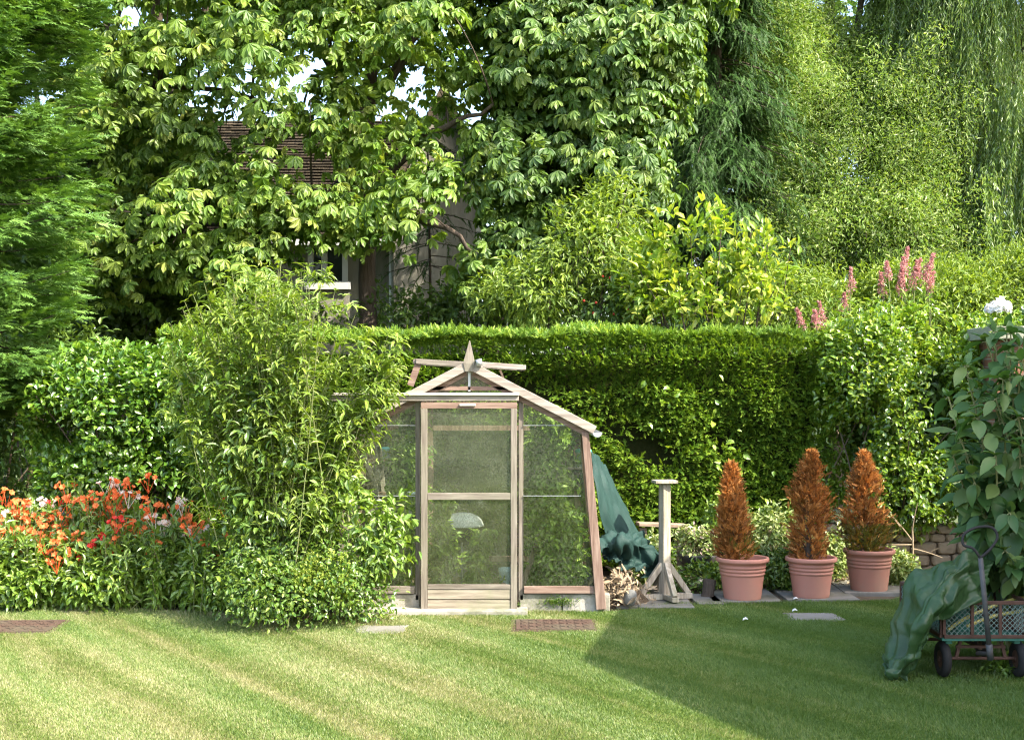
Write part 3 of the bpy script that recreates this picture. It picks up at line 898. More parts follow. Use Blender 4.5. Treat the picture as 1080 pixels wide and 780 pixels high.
def tree(name, label, blobs, trunk, r0, limbs, leafer, mat, ntwig=250, twig_r=.012, group=None, tips_n=400, shell=.35, gap=-.3, gfreq=1.6, seed=0, holes=(), cat='tree', branch_mat='bark', jit=.05):
    """trunk and limbs as bent tubes, twigs from the limbs to the leaf clumps"""
    base = np.array(trunk[0], float)
    t = thing(name, label, cat, base, group)

    def smooth(pts, n=14):
        pts = np.array(pts, float)
        d = np.r_[0, np.cumsum(np.linalg.norm(np.diff(pts, axis=0), axis=1))]
        u = np.linspace(0, d[-1], n)
        out = np.stack([np.interp(u, d, pts[:, i]) for i in range(3)], -1)
        for _ in range(2): out[1:-1] = (out[:-2] + 2 * out[1:-1] + out[2:]) / 4
        out[1:-1] += rng.normal(0, .02, (n - 2, 3))
        return out
    tp = smooth(trunk)
    mb = MB(); mb.tubes(tp, (np.linspace(1, .35, 14) * r0)[None], 10)
    # root flare
    mb.build('trunk', M['bark'], t, smooth=True)
    wood = [tp[4:]]
    rads = [np.linspace(1, .35, 14)[4:] * r0]
    for lp in limbs:
        lpts = smooth(lp)
        rr = np.linspace(.5, .14, 14) * r0
        mb = MB(); mb.tubes(lpts, rr[None], 7)
        mb.build('limb', M['bark'], t, smooth=True)
        wood.append(lpts)
    W = np.concatenate(wood)
    tips, outs = in_blobs(blobs, tips_n, shell)
    tips = tips + rng.normal(0, jit, tips.shape)
    k = nz(tips, gfreq, seed) + rng.normal(0, .15, len(tips)) > gap
    tips, outs = tips[k], outs[k]
    if len(holes):
        # open gaps in the crown
        k = np.ones(len(tips), bool)
        for hp, hr in holes:
            v = tips - np.array([0, 0, H]); hd = unit(np.array(hp) - np.array([0, 0, H]))
            t_ = v @ hd
            dist = np.linalg.norm(v - t_[:, None] * hd, axis=1)
            k &= dist > hr * (.8 + .4 * rng.random(len(tips)))
        tips, outs = tips[k], outs[k]
    # twigs
    nt_ = min(ntwig, len(tips))
    sel = rng.choice(len(tips), nt_, replace=False)
    d2 = ((tips[sel][:, None] - W[None]) ** 2).sum(-1)
    A = W[d2.argmin(1)]
    c = bezier(A, tips[sel], .1, 7, .1)
    mb = MB()
    mb.tubes(c, np.linspace(1, .3, 7)[None] * twig_r * rng.uniform(.7, 1.6, (nt_, 1)), 4)
    mb.build('branches', M['bark'], t, smooth=True)
    mb = MB()
    leafer(mb, tips, outs)
    mb.build('crown', mat, t)
    return t
# ------------------------------------------------------------------ leaf arrangements
def chestnut_leafer(size, per=9, rad=.42):
    def f(mb, tips, outs):
        n = len(tips)
        e = unit(outs * np.array([1, 1, .3]) + runit(n) * .25)          # the bough points outwards
        up = unit(np.array([0, 0, 1.0]) + .55 * outs + runit(n) * .25)
        sd = unit(np.cross(up, e)); e = np.cross(sd, up)
        a = rng.uniform(0, 2 * PI, (n, per)); r = np.sqrt(rng.random((n, per))) * rad
        x, y = r * np.cos(a), r * np.sin(a) * .8
        dr = -.55 * r ** 2 / rad + rng.normal(0, .05, (n, per))
        pos = tips[:, None] + x[..., None] * e[:, None] + y[..., None] * sd[:, None] + dr[..., None] * up[:, None]
        pos = pos.reshape(-1, 3); N = len(pos)
        radial = (x[..., None] * e[:, None] + y[..., None] * sd[:, None]).reshape(-1, 3) / rad
        D = radial + np.repeat(e, per, 0) * .5 + runit(N) * .5 + np.array([0, 0, -.25])
        Nn = np.repeat(up, per, 0) + runit(N) * .4
        s = size * rng.uniform(.6, 1.25, N)
        idx = rng.integers(0, 4, N)
        for i in range(4):
            q = idx == i
            put(mb, PALMS[i], pos[q], D[q], Nn[q], s[q])
    return f


def leafy_leafer(L, per, spread, size, **kw):
    def f(mb, tips, outs): foliage(mb, tips, outs, L, per, spread, size, **kw)
    return f


def strand_leafer(per=26, length=(1.2, 2.6), size=.085):
    """weeping: every tip lets down a hanging strand set with narrow leaves"""
    def f(mb, tips, outs):
        tips = np.repeat(tips, 20, 0) + rng.normal(0, .1, (len(tips) * 20, 3)); outs = np.repeat(outs, 20, 0)
        n = len(tips)
        Ls = rng.uniform(*length, n)
        Ls = np.minimum(Ls, tips[:, 2] - .3)
        t = np.linspace(0, 1, per)[None] + rng.normal(0, .01, (n, per))
        sway = runit(n)[:, None] * np.array([1, 1, 0]) * .16
        pos = tips[:, None] + outs[:, None] * np.array([1, 1, .3]) * (.35 * np.sqrt(np.abs(t)))[..., None] + sway * (t ** 2)[..., None]
        pos[..., 2] -= Ls[:, None] * t
        pos = pos.reshape(-1, 3) + runit(n * per) * .018
        D = runit(n * per) * .55 + np.array([0, 0, -1.0])
        put(mb, NARROW, pos, D, runit(n * per) + [0, -.3, .5], size * rng.uniform(.6, 1.3, n * per))
        core = tips[:, None] + outs[:, None] * np.array([1, 1, .3]) * (.35 * np.sqrt(np.linspace(0, 1, 6)))[None, :, None] + sway * (np.linspace(0, 1, 6) ** 2)[None, :, None]
        core[..., 2] -= Ls[:, None] * np.linspace(0, 1, 6)[None]
        mb.tubes(core, .003, 3)
    return f


FINE = small_leaf(.3, .05, .12)
# ------------------------------------------------------------------ trees behind the hedge
def K(px, py, Y, r): return (P(px, py, Y), r * Y / F)


gaps = [K(150, 8, 17, 12), K(128, 22, 17, 9), K(200, 88, 17, 9), K(190, 100, 17, 7), K(145, 84, 17, 9), K(315, 22, 17, 9), K(385, 96, 17, 9), K(212, 60, 17, 8),
        K(218, 12, 17, 9),
        K(470, 300, 16, 34), K(468, 245, 16, 27), K(345, 282, 16, 42), K(395, 300, 16, 34), K(440, 268, 16, 26), K(320, 172, 16, 18), K(466, 205, 16, 20), K(425, 165, 16, 12), K(345, 180, 16, 13), K(385, 262, 16, 16), K(425, 315, 16, 24)]
x17 = lambda px, Y=17.0: (px - 540) / F * Y
tree('chestnut_tree', 'broad chestnut tree with yellowing hand shaped leaves and bare trunk before the house', [
    blob(180, 95, 16.3, 105, 105, 1.5), blob(300, 60, 16, 120, 85, 1.5), blob(430, 75, 15.7, 115, 85, 1.4), blob(500, 115, 16, 75, 60, 1.2),
    blob(205, 225, 16, 100, 70, 1.2), blob(262, 275, 15.4, 62, 42, .7), blob(120, 255, 16.2, 55, 60, 1.0), blob(355, 222, 15.6, 50, 34, .7), blob(425, 205, 15.4, 48, 50, .7), blob(385, 150, 15.4, 60, 40, .8), blob(300, 200, 15.5, 50, 45, .7), blob(452, 150, 15.8, 40, 30, .5), blob(445, 195, 15.6, 36, 26, .4),
    blob(500, 280, 15.8, 40, 24, .5), blob(80, 35, 16.8, 60, 75, .9), blob(110, 130, 16.4, 45, 60, .8),
    blob(240, -70, 17, 220, 110, 2.4), blob(430, -60, 17, 190, 110, 2.4), blob(300, -190, 17.5, 260, 120, 2.4)],
    [(x17(388), 17, 0), (x17(390), 17, 1.5), (x17(384), 17, 3.6), (x17(392), 17.1, 5.4), (x17(380), 17.2, 8.6)], .15,
    [[P(386, 190, 17), P(330, 130, 16.8), P(260, 100, 16.5), P(170, 90, 16.3)], [P(386, 210, 17), P(440, 150, 16.6), P(520, 110, 16)],
     [P(386, 180, 17), P(350, 200, 16.4), P(270, 230, 16), P(200, 240, 15.9)], [P(384, 130, 17), P(320, 20, 17), P(240, -80, 17)], [P(384, 120, 17), P(450, 20, 16.8), P(520, -60, 17)],
     [P(388, 240, 17), P(430, 225, 16), P(470, 240, 15.6), P(505, 270, 15.8)]],
    chestnut_leafer(.15, 13, .42), M['chestnut'], 300, .013, None, 1650, .4, -.3, 1.7, 1, gaps)
tree('chestnut_tree', 'deeper green chestnut tree right of the stone gable behind the hedge', [
    blob(620, 70, 16.8, 105, 85, 1.5), blob(560, 165, 16.3, 65, 65, 1.0), blob(648, 160, 16.4, 62, 70, 1.0), blob(595, 240, 16.3, 70, 55, .9), blob(690, 40, 17, 40, 90, 1),
    blob(560, 60, 16.8, 70, 70, 1.2), blob(545, 290, 16.2, 50, 45, .7), blob(640, -80, 17.3, 150, 110, 2)],
    [(x17(512, 17.5), 17.5, 0), (x17(512, 17.5), 17.5, 2.5), (x17(545, 17.5), 17.5, 4.4), (x17(600, 17.5), 17.5, 6.2), (x17(640, 17.5), 17.6, 8.4)], .2,
    [[P(520, 260, 17.5), P(570, 200, 17), P(620, 150, 16.6), P(680, 110, 16.6)], [P(512, 280, 17.5), P(560, 270, 16.8), P(610, 240, 16.4)], [P(560, 170, 17.5), P(640, 60, 17.2), P(700, 20, 17.2)]],
    chestnut_leafer(.155, 12, .4), M['chestnut_deep'], 200, .013, None, 1050, .4, -.35, 1.7, 2)
# slim dark trunks at the left, standing behind the chestnut
for lab, px, r, lean in (('slim dark trunked tree rising left of the chestnut beside the cypress', 80, .1, 10), ('dark forked trunk tree seen through the chestnut leaves below the sky gaps', 172, .17, -8)):
    tree('woodland_tree', lab, [blob(px - 20, -110, 19, 110, 90, 1.3), blob(px + 70, -60, 19, 60, 50, 1), blob(px - 5, 150, 19.2, 60, 60, .7)],
         [(x17(px, 18.5), 18.5, 0), (x17(px - 3, 18.5), 18.5, 2.6), (x17(px + lean, 18.5), 18.5, 5.0), (x17(px, 18.6), 18.6, 9.0)], r,
         [[P(px, 120, 18.5), P(px + 40, 40, 18.7), P(px + 60, -60, 19)], [P(px, 200, 18.5), P(px - 40, 120, 18.7), P(px - 70, -40, 19)]],
         chestnut_leafer(.19, 8, .4), M['chestnut_deep'], 90, .012, None, 190, .4, -.3, 1.7, 4, gaps[:11])
# dark shrubs below the chestnuts
bush('undergrowth_shrub', 'dark tall shrub filling the shade between cypress and slim trunk', 'shrub', [blob(30, 250, 17.8, 90, 110, .7), blob(90, 200, 18.6, 60, 110, .6)],
     (x17(40, 18), 18, 0), 800, 9, WIDE, .14, 'maple', 10, .3, gap=-.5, stem_r=.02, stem_mat='bark', seed=15)
bush('undergrowth_shrub', 'dark leafy shrub in the shade below the chestnut at the left', 'shrub', [blob(150, 305, 17.6, 95, 60, .8), blob(90, 350, 17.2, 60, 60, .7), blob(235, 325, 17.4, 75, 45, .8)],
     (x17(150, 17.5), 17.5, 0), 900, 9, WIDE, .12, 'maple', 14, .3, gap=-.2, stem_r=.02, stem_mat='bark', seed=5)
bush('undergrowth_shrub', 'dark young shrub before the gable wall behind the hedge', 'shrub', [blob(430, 328, 16.8, 60, 20, .5), blob(500, 322, 16.5, 50, 26, .5), blob(300, 340, 16.9, 70, 20, .5)],
     (x17(430, 16.5), 16.5, 0), 500, 8, LEAF, .085, 'maple', 24, .2, gap=-.1, stem_r=.008, stem_mat='bark', seed=6)
# thin spruce twigs before the gable
t = thing('young_spruce', 'thin young spruce with sparse drooping branches before the gable wall', 'tree', (x17(455, 18), 18, 0))
tp = np.array([[x17(455, 18), 18, 0], [x17(455, 18), 18, 2.5], [x17(452, 18), 18, 4.6], [x17(450, 18), 18, 5.9]])
mb = MB(); mb.tubes(tp, np.array([[.028, .022, .015, .006]]), 7); mb.build('trunk', M['bark'], t, smooth=True)
A, B_ = [], []
for i in range(46):
    z = rng.uniform(2.6, 5.8); a = rng.uniform(0, 2 * PI); l = .35 + .75 * (5.9 - z) / 3.3
    A.append([tp[1, 0], 18, z]); B_.append([tp[1, 0] + l * math.cos(a), 18 + l * math.sin(a), z - .25 * l])
c = bezier(A, B_, .1, 8, .03)
mb = MB(); mb.tubes(c, np.linspace(1, .3, 8)[None] * .008, 4); mb.build('branches', M['bark'], t)
mb = MB()
pos = c[:, 2:].reshape(-1, 3); dr = np.repeat(unit(c[:, -1] - c[:, 0]), 6, 0)
for _ in range(2):
    put(mb, SPRUCE[_], pos, dr * .6 + runit(len(pos)) * .6 + [0, 0, -.35], runit(len(pos)) + [0, 0, 1.2], rng.uniform(.12, .24, len(pos)))
mb.build('crown', M['spruce'], t)
# mid bush below the second chestnut and the berried shrub
bush('loose_shrub', 'loose grey green shrub behind the hedge left of the yellow shrub', 'shrub', [blob(610, 265, 15.2, 60, 60, .7), blob(560, 310, 15.0, 55, 40, .6), blob(645, 225, 15.4, 34, 45, .5)],
     (x17(590, 15.2), 15.2, 0), 900, 9, LANCE, .1, 'buddleia', 30, .2, gap=-.3, stem_r=.012, stem_mat='bark', seed=7)
t, tips, outs = bush('berried_shrub', 'dark green shrub dotted with red berries behind the hedge', 'shrub', [blob(640, 318, 14.7, 45, 40, .5), blob(675, 300, 14.8, 30, 36, .4)],
                     (x17(645, 14.7), 14.7, 0), 420, 8, LEAF, .075, 'maple', 18, .16, gap=-.4, stem_r=.01, seed=8)
for c_ in tips[outs[:, 1] < .2][:40]:
    mb = MB()
    th = np.linspace(0, PI, 5)
    mb.lathe(c_ + runit(1)[0] * .06 + [0, -.06, 0], np.c_[.016 * np.sin(th) + 1e-4, .016 * np.cos(th)], 6)
    mb.build('berry', M['berry'], t, smooth=True)
bush('yellow_leaved_shrub', 'bright yellow green magnolia like shrub behind the clipped hedge', 'shrub', [blob(725, 265, 14.6, 62, 60, .7), blob(800, 290, 14.5, 45, 52, .6), blob(690, 300, 14.5, 38, 42, .5), blob(745, 315, 14.4, 95, 32, .6), blob(770, 238, 14.7, 26, 26, .35)],
     (x17(745, 14.6), 14.6, 0), 760, 8, LEAF, .11, 'yellow', 40, .13, gap=-.15, gfreq=3.2, droop=-.35, upb=.7, rnd=.55, outw=.5, stem_r=.013, stem_mat='bark', seed=9)
# spruce
sx = x17(750, 19.5)
t = thing('spruce_tree', 'dark spruce with hanging sprays between chestnut and willow', 'tree', (sx, 19.5, 0))
mb = MB(); mb.tubes([[sx, 19.5, 0], [sx, 19.5, 3], [sx + .05, 19.5, 7], [sx, 19.5, 11]], np.array([[.2, .17, .11, .02]]), 9); mb.build('trunk', M['bark'], t, smooth=True)
A, B_ = [], []
for i in range(440):
    z = rng.uniform(1.0, 10.8); a = rng.uniform(0, 2 * PI) if i < 290 else rng.uniform(PI * 1.1, PI * 1.9); l = (.35 + 1.4 * min(1, (11 - z) / 5.5)) * rng.uniform(.35, 1)
    A.append([sx, 19.5, z]); B_.append([sx + l * math.cos(a), 19.5 + l * math.sin(a), z - .32 * l])
c = bezier(A, B_, .16, 10, .03)
mb = MB(); mb.tubes(c, np.linspace(1, .3, 10)[None] * .016, 4); mb.build('branches', M['bark'], t)
mb = MB()
pos = c[:, 3:].reshape(-1, 3); dr = np.repeat(unit(c[:, -1] - c[:, 0]), 7, 0); n = len(pos)
for _ in range(14):
    pj = pos + runit(n) * .15
    put(mb, SPRUCE[_ % 3], pj, dr * .8 + runit(n) * .6 + [0, 0, -.35], runit(n) * .5 + dr * .4 + [0, 0, .9], rng.uniform(.15, .28, n))
mb.build('crown', M['spruce'], t)
bush('background_shrub', 'shaded leafy shrubs below the pale willow behind the broadleaf hedge', 'shrub', [blob(860, 325, 17.5, 90, 40, .7), blob(980, 320, 17.5, 90, 45, .7), blob(1070, 315, 17.8, 60, 50, .7)],
     (x17(920, 17.5), 17.5, 0), 1700, 20, [FINE, LANCE], .085, 'buddleia', 20, .25, gap=-.5, stem_r=.015, seed=16)
# pale willow
tree('pale_willow_tree', 'pale yellow green willow with fine airy leaves filling the right centre', [
    blob(850, 120, 21, 105, 130, 1.6), blob(800, 60, 21, 75, 90, 1.3), blob(930, 130, 20.6, 80, 140, 1.4), blob(880, 250, 20, 105, 75, 1.2), blob(960, 270, 19.8, 55, 70, .9), blob(810, 300, 19.6, 60, 50, .8), blob(800, -80, 21.5, 110, 100, 1.8), blob(920, -70, 21.5, 120, 120, 1.8), blob(760, 20, 21, 45, 80, 1)],
    [(x17(880, 21.5), 21.5, 0), (x17(878, 21.5), 21.5, 2.4), (x17(870, 21.5), 21.5, 5), (x17(880, 21.7), 21.7, 9.5)], .2,
    [[P(876, 260, 21.5), P(930, 190, 21), P(960, 110, 20.8)], [P(876, 280, 21.5), P(830, 200, 21.2), P(795, 90, 21)], [P(872, 180, 21.5), P(900, 40, 21.4), P(930, -80, 21.5)], [P(872, 160, 21.5), P(830, 40, 21.4), P(790, -70, 21.5)]],
    leafy_leafer([FINE, NARROW], 78, .33, .078, droop=.35, upb=.4, rnd=.85, outw=.55), M['lime'], 700, .012, None, 7600, .2, -.55, 1.7, 11, jit=.34)
# weeping willow
tree('weeping_willow_tree', 'weeping willow with long hanging strands at the right edge', [
    blob(1010, 40, 20.6, 65, 110, 1.2), blob(1080, 60, 20.6, 90, 140, 1.6), blob(1040, 190, 19.8, 55, 90, .9), blob(1110, 200, 20, 80, 110, 1.2), blob(1060, -80, 21, 140, 110, 2.0), blob(990, 230, 20, 34, 50, .6)],
    [(x17(1110, 21.2), 21.2, 0), (x17(1112, 21.2), 21.2, 3), (x17(1100, 21.2), 21.2, 6), (x17(1085, 21.2), 21.2, 9.5)], .28,
    [[P(1105, 220, 21.2), P(1060, 120, 20.8), P(1020, 30, 20.6), P(1000, 10, 20.4)], [P(1105, 180, 21.2), P(1150, 60, 21), P(1190, 20, 20.8)], [P(1095, 100, 21.2), P(1060, -20, 21), P(1020, -100, 20.8)]],
    strand_leafer(46, (1.0, 2.8), .1), M['weeping'], 150, .014, None, 260, .5, -.5, 1.2, 12, [K(1070, 140, 20.5, 9), K(1078, 152, 20.5, 9)])
# cypress at the left edge
cx_, cy_ = P(-38, 0, 13.2)[0], 13.2
t = thing('cypress_tree', 'tall feathery green cypress at the left edge', 'tree', (cx_, cy_, 0))
mb = MB(); mb.tubes([[cx_, cy_, 0], [cx_, cy_, 3], [cx_ + .03, cy_, 6], [cx_, cy_, 9.4]], np.array([[.15, .12, .08, .01]]), 9); mb.build('trunk', M['bark'], t, smooth=True)
A, B_, = [], []
for i in range(330):
    z = 1.45 + 7.8 * rng.random() ** 1.05; a = rng.uniform(0, 2 * PI)
    l = (1.18 if z > 2.2 else .75 + .36 * (z - 1.0)) * min(1, (9.6 - z) / 3.2) * rng.uniform(.7, 1.08)
    A.append([cx_, cy_, z - .15 * l]); B_.append([cx_ + l * math.cos(a), cy_ + l * math.sin(a), z + rng.normal(-.05, .1) * l])
c = bezier(A, B_, -.08, 9, .04)
mb = MB(); mb.tubes(c, np.linspace(1, .25, 9)[None] * .012, 4); mb.build('branches', M['bark'], t)
mb = MB()
pos = c[:, 3:].reshape(-1, 3); dr = np.repeat(unit(c[:, -1] - c[:, 0]), 6, 0); n = len(pos)
tt = np.tile(np.linspace(0, 1, 6), len(c))
sdv = unit(np.cross(dr, [0, 0, 1.0]))
for k_ in range(24):
    pj = pos + runit(n) * .12
    put(mb, SPRAYS[k_ % 4], pj, dr * (.7 + .5 * tt[:, None]) + sdv * rng.normal(0, .75, (n, 1)) + np.array([0, 0, -.05]) + runit(n) * .35, runit(n) * .6 + dr * .5 + [0, 0, .8], rng.uniform(.12, .25, n))
mb.build('crown', M['cypress'], t)
# far woodland behind everything
mb = MB()
wb = [(np.array([x, y, h * .5]), (2.6, 1.8, h * .52)) for x, y, h in ((-15, 33, 8.2), (-11.5, 34, 7.4), (-8, 33, 6.6), (-4.6, 34, 7.0), (-1.4, 33, 8.4), (1.8, 32, 9.5), (5, 33, 11), (8.5, 32, 11.5), (12, 33, 11), (15.6, 33, 11), (-18.5, 32, 9), (19, 33, 11), (-9.5, 26, 5.2), (-12, 26, 6), (3.5, 30, 9.5), (-14.5, 30, 8.6), (-12.6, 31, 9.0), (-13.5, 30, 9.6))]
tips, outs = in_blobs(wb, 10000, .72)
tips[:, 2] = np.abs(tips[:, 2])
foliage(mb, tips, outs, [LEAF, WIDE], 7, .55, .26, .2, .6, .8, .6)
tag(mb.build('woodland', M['chestnut_deep']), 'far mass of woodland behind the house and trees', 'woodland', kind='stuff')

# ------------------------------------------------------------------ the house behind
HYW = 22.0
hs = thing('stone_house', 'pale rendered house with stone slate roof half hidden behind trees', 'house', (x17(400, HYW), HYW, 0))
hx = lambda px: x17(px, HYW)
hz = lambda py: H - (py - HY) / F * HYW
eZ = hz(252)
mb = MB()
wx0, wx1, wz0, wz1 = hx(325), hx(367), hz(304), hz(256)
xl, xr = hx(120), hx(415)


def wall_panel(mb, x0, x1, z0, z1, y, th=.3): mb.box(((x0 + x1) / 2, y + th / 2, (z0 + z1) / 2), (x1 - x0, th, z1 - z0))


wall_panel(mb, xl, wx0, 0, eZ, HYW); wall_panel(mb, wx1, xr, 0, eZ, HYW); wall_panel(mb, wx0, wx1, 0, wz0, HYW); wall_panel(mb, wx0, wx1, wz1, eZ, HYW)
mb.build('wall', M['render'], hs)
mb = MB()
fr = .09
mb.box(((wx0 + wx1) / 2, HYW - .02, wz0 + fr / 2), (wx1 - wx0 + .1, .14, fr + .04)); mb.box(((wx0 + wx1) / 2, HYW, wz1 - fr / 2), (wx1 - wx0 + .02, .1, fr))
for x in (wx0 + fr / 2, (wx0 + wx1) / 2 - .06, wx1 - fr / 2): mb.box((x, HYW, (wz0 + wz1) / 2), (fr, .1, wz1 - wz0 - 2 * fr))
w_ = mb.build('window', M['white_paint'], hs)
mb = MB(); mb.box(((wx0 + wx1) / 2, HYW + .05, (wz0 + wz1) / 2), (wx1 - wx0 - .1, .03, wz1 - wz0 - .1)); mb.build('pane', M['dark_glass'], w_)
# roof slope
mb = MB()
rz_ = hz(95)
run = (rz_ - eZ) / .95
nrow = 40
for i in range(nrow):
    a, b = i / nrow, (i + 1) / nrow
    y0, y1 = HYW - .3 + a * run, HYW - .3 + b * run
    z0, z1 = eZ - .05 + a * (rz_ - eZ), eZ - .05 + b * (rz_ - eZ)
    k = int((xr - xl + .4) / .26)
    xs = np.linspace(xl - .2, xr + .3, k + 1) + (i % 2) * .1
    for j in range(k):
        th = .02 * rng.uniform(.7, 1.4)
        mb.beam(((xs[j] + xs[j + 1]) / 2, y0 - rng.uniform(0, .03), z0 + th + .025), ((xs[j] + xs[j + 1]) / 2, y1 + .06, z1 + .012), xs[j + 1] - xs[j] - .01, th, (0, -.7, .7))
mb.beam(((xl + xr) / 2, HYW - .28, eZ - .1), ((xl + xr) / 2, HYW - .28 + run, rz_ - .06), xr - xl + .2, .06, (0, -.7, .7))
rf = mb.build('roof', M['slate'], hs)
mb = MB(); mb.box(((xl + xr) / 2, HYW - .36, eZ - .1), (xr - xl + .3, .11, .1)); mb.build('gutter', M['white_paint'], hs)
mb = MB(); mb.tubes([[hx(413.5), HYW - .08, eZ - .1], [hx(413.5), HYW - .08, .1]], .045, 10); mb.build('downpipe', M['white_paint'], hs, smooth=True)
# gable wing standing forward
gx0, gx1, gy = hx(418), hx(503), HYW - .5
apx, apz = hx(470), hz(105)
mb = MB()
pr = [(gx0, 0), (gx1, 0), (gx1, hz(190)), (apx, apz), (gx0, hz(215))]
V = [[x, gy + d_, z] for d_ in (0, 3.5) for x, z in pr]
mb.add(V, [[0, 1, 2, 3, 4], [9, 8, 7, 6, 5]] + [[i, 5 + i, 5 + (i + 1) % 5, (i + 1) % 5] for i in range(5)])
mb.build('gable_wall', M['render'], hs)
mb = MB()
for (xa, za), (xb, zb) in (((gx0 - .15, hz(222)), (apx, apz + .06)), ((gx1 + .15, hz(197)), (apx, apz + .06))):
    mb.beam((xa, gy + 1.7, za), (xb, gy + 1.7, zb), 3.7, .09, (0, 0, 1))
mb.build('gable_roof', M['slate'], hs)
# ------------------------------------------------------------------ hedges
def clipped_hedge():
    x0, x1, y0, y1, zt = -3.6, 3.25, 13.45, 14.5, 2.47
    t = thing('clipped_hedge', 'long clipped conifer hedge with a flat top behind the greenhouse', 'hedge', ((x0 + x1) / 2, 14, 0))
    mb = MB(); mb.box(((x0 + x1) / 2, (y0 + y1) / 2 + .12, (zt - .22) / 2), (x1 - x0 - .2, y1 - y0 - .5, zt - .22)); mb.build('trunk', M['core'], t)  # plain dark box, no trunk: the hedge's inner shade put into colour
    mb = MB()

    def face(n, kind):
        x = rng.uniform(x0, x1, n)
        if kind == 'front':
            z = rng.uniform(.08, zt, n)
            p = np.stack([x, np.full(n, y0), z], -1)
            # gentle bulges, hollows and the rows left by the trimmer
            b = nz(p * [1, 0, 1.5], 2.2, 21) * .07 + nz(p * [.6, 0, 2.0], 8, 22) * .05
            p[:, 1] -= b - .02 - .1 * np.clip((z - 2.2) / .3, 0, 1) ** 2 * 1.0
            hollow = np.exp(-(((x + .05) / .8) ** 2 + ((z - 1.95) / .22) ** 2)) * .08 + np.exp(-(((x - .5) / .4) ** 2 + ((z - 1.9) / .2) ** 2)) * .06
            p[:, 1] += hollow
            p[:, 1] += rng.random(n) ** 2 * .1
            keep = nz(p * [1.0, 0, 2.4], 5, 23) + rng.normal(0, .3, n) > -.75
            p = p[keep]; n = len(p)
            D = np.array([0, -1.0, .15]) + runit(n) * .7 + np.array([0, 0, .35]) * (p[:, 2:3] > 1.9)
            N = np.array([.1, -.55, .9]) + runit(n) * .45
        else:
            y = rng.uniform(y0 - .02, y1, n)
            p = np.stack([x, y, np.full(n, zt)], -1)
            p[:, 2] += nz(p, 2.0, 24) * .035 + nz(p, 9, 25) * .045 - .05 + rng.normal(0, .012, n)
            D = np.array([0, -.4, .7]) + runit(n) * .75
            N = np.array([0, -.7, .6]) + runit(n) * .4
        idx = rng.integers(0, 4, n)
        for i in range(4):
            q = idx == i
            put(mb, FAT[i] if i < 2 else TIGHT[i], p[q], D[q], N[q], rng.uniform(.055, .125, q.sum()))
    face(60000, 'front'); face(19000, 'top')
    # pale young shoots and a few broad leaves of bindweed on the face
    pc = np.concatenate([P(760, 460, 13.25) + rng.normal(0, 1, (20, 3)) * [.12, .04, .3], P(700, 430, 13.25) + rng.normal(0, 1, (10, 3)) * [.2, .04, .2], P(825, 540, 13.25) + rng.normal(0, 1, (12, 3)) * [.15, .05, .2]])
    put(mb, WIDE, pc, runit(len(pc)) + [0, -.7, -.2], runit(len(pc)) * .5 + [0, -.8, .6], rng.uniform(.05, .1, len(pc)), 1)
    mb.build('foliage', [M['hedge'], M['privet']], t)


clipped_hedge()
t, _, _ = bush('broadleaf_hedge', 'loose bright green broadleaf hedge between the clipped hedge and the brick pier', 'hedge',
               [blob(935, 430, 13.3, 75, 110, .55), blob(975, 400, 13.25, 62, 75, .5), blob(905, 390, 13.4, 50, 55, .5), blob(955, 510, 13.2, 62, 50, .45), blob(1005, 440, 13.3, 40, 100, .45), blob(900, 490, 13.3, 38, 70, .45), blob(1040, 420, 13.7, 60, 90, .5), blob(1100, 430, 13.8, 60, 110, .5)],
               (x17(950, 13.5), 13.6, 0), 4600, 10, [LEAF, WIDE], .062, 'privet', 40, .09, shell=.7, gap=-.45, gfreq=5.5, droop=-.05, upb=.6, rnd=.75, outw=.6, stem_r=.014, seed=30, base_w=.5)
mb = MB()
for px, py in ((945, 425), (985, 430), (1020, 440), (910, 430), (955, 505)): pass
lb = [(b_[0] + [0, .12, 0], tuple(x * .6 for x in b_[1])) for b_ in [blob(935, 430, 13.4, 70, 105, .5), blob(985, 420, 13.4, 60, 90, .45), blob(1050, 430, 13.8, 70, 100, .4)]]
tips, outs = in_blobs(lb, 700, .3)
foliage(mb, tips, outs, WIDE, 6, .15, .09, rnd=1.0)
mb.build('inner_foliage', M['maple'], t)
bush('laurel_bush', 'rounded glossy laurel bush behind the flower bed at the left', 'shrub',
     [blob(120, 440, 12.9, 92, 75, .65), blob(75, 440, 12.9, 52, 62, .5), blob(170, 415, 12.8, 60, 50, .5), blob(130, 500, 12.8, 90, 45, .5), blob(215, 440, 12.9, 40, 80, .5)],
     (x17(120, 13), 13, 0), 3200, 9, [WIDE, LEAF], .068, 'laurel', 26, .11, shell=.72, gap=-.5, gfreq=5, droop=-.05, upb=.6, rnd=.7, outw=.6, stem_r=.015, stem_mat='bark', seed=31, base_w=.25)
bush('broadleaf_shrub', 'bright green broadleaf shrub right of the brick pier', 'shrub', [(np.array([6.0, 13.4, 1.2]), (.8, .6, 1.2)), (np.array([7.2, 13.5, 1.3]), (.9, .6, 1.3)), (np.array([8.4, 13.5, 1.2]), (.9, .6, 1.2))], (7, 13.4, 0), 1800, 9, [LEAF, WIDE], .07, 'privet', 20, .1, shell=.7, gap=-.5, stem_r=.014, seed=33, base_w=.6)
bush('dark_shrub', 'broad green shrub beyond the left edge behind the flower bed', 'shrub', [(np.array([-6.3, 13.3, 1.0]), (.9, .7, 1.1)), (np.array([-7.8, 13.4, 1.1]), (1.0, .7, 1.2))], (-7, 13.3, 0), 1200, 9, [LEAF, WIDE], .08, 'laurel', 20, .12, shell=.7, gap=-.5, stem_r=.014, seed=34, base_w=.5)
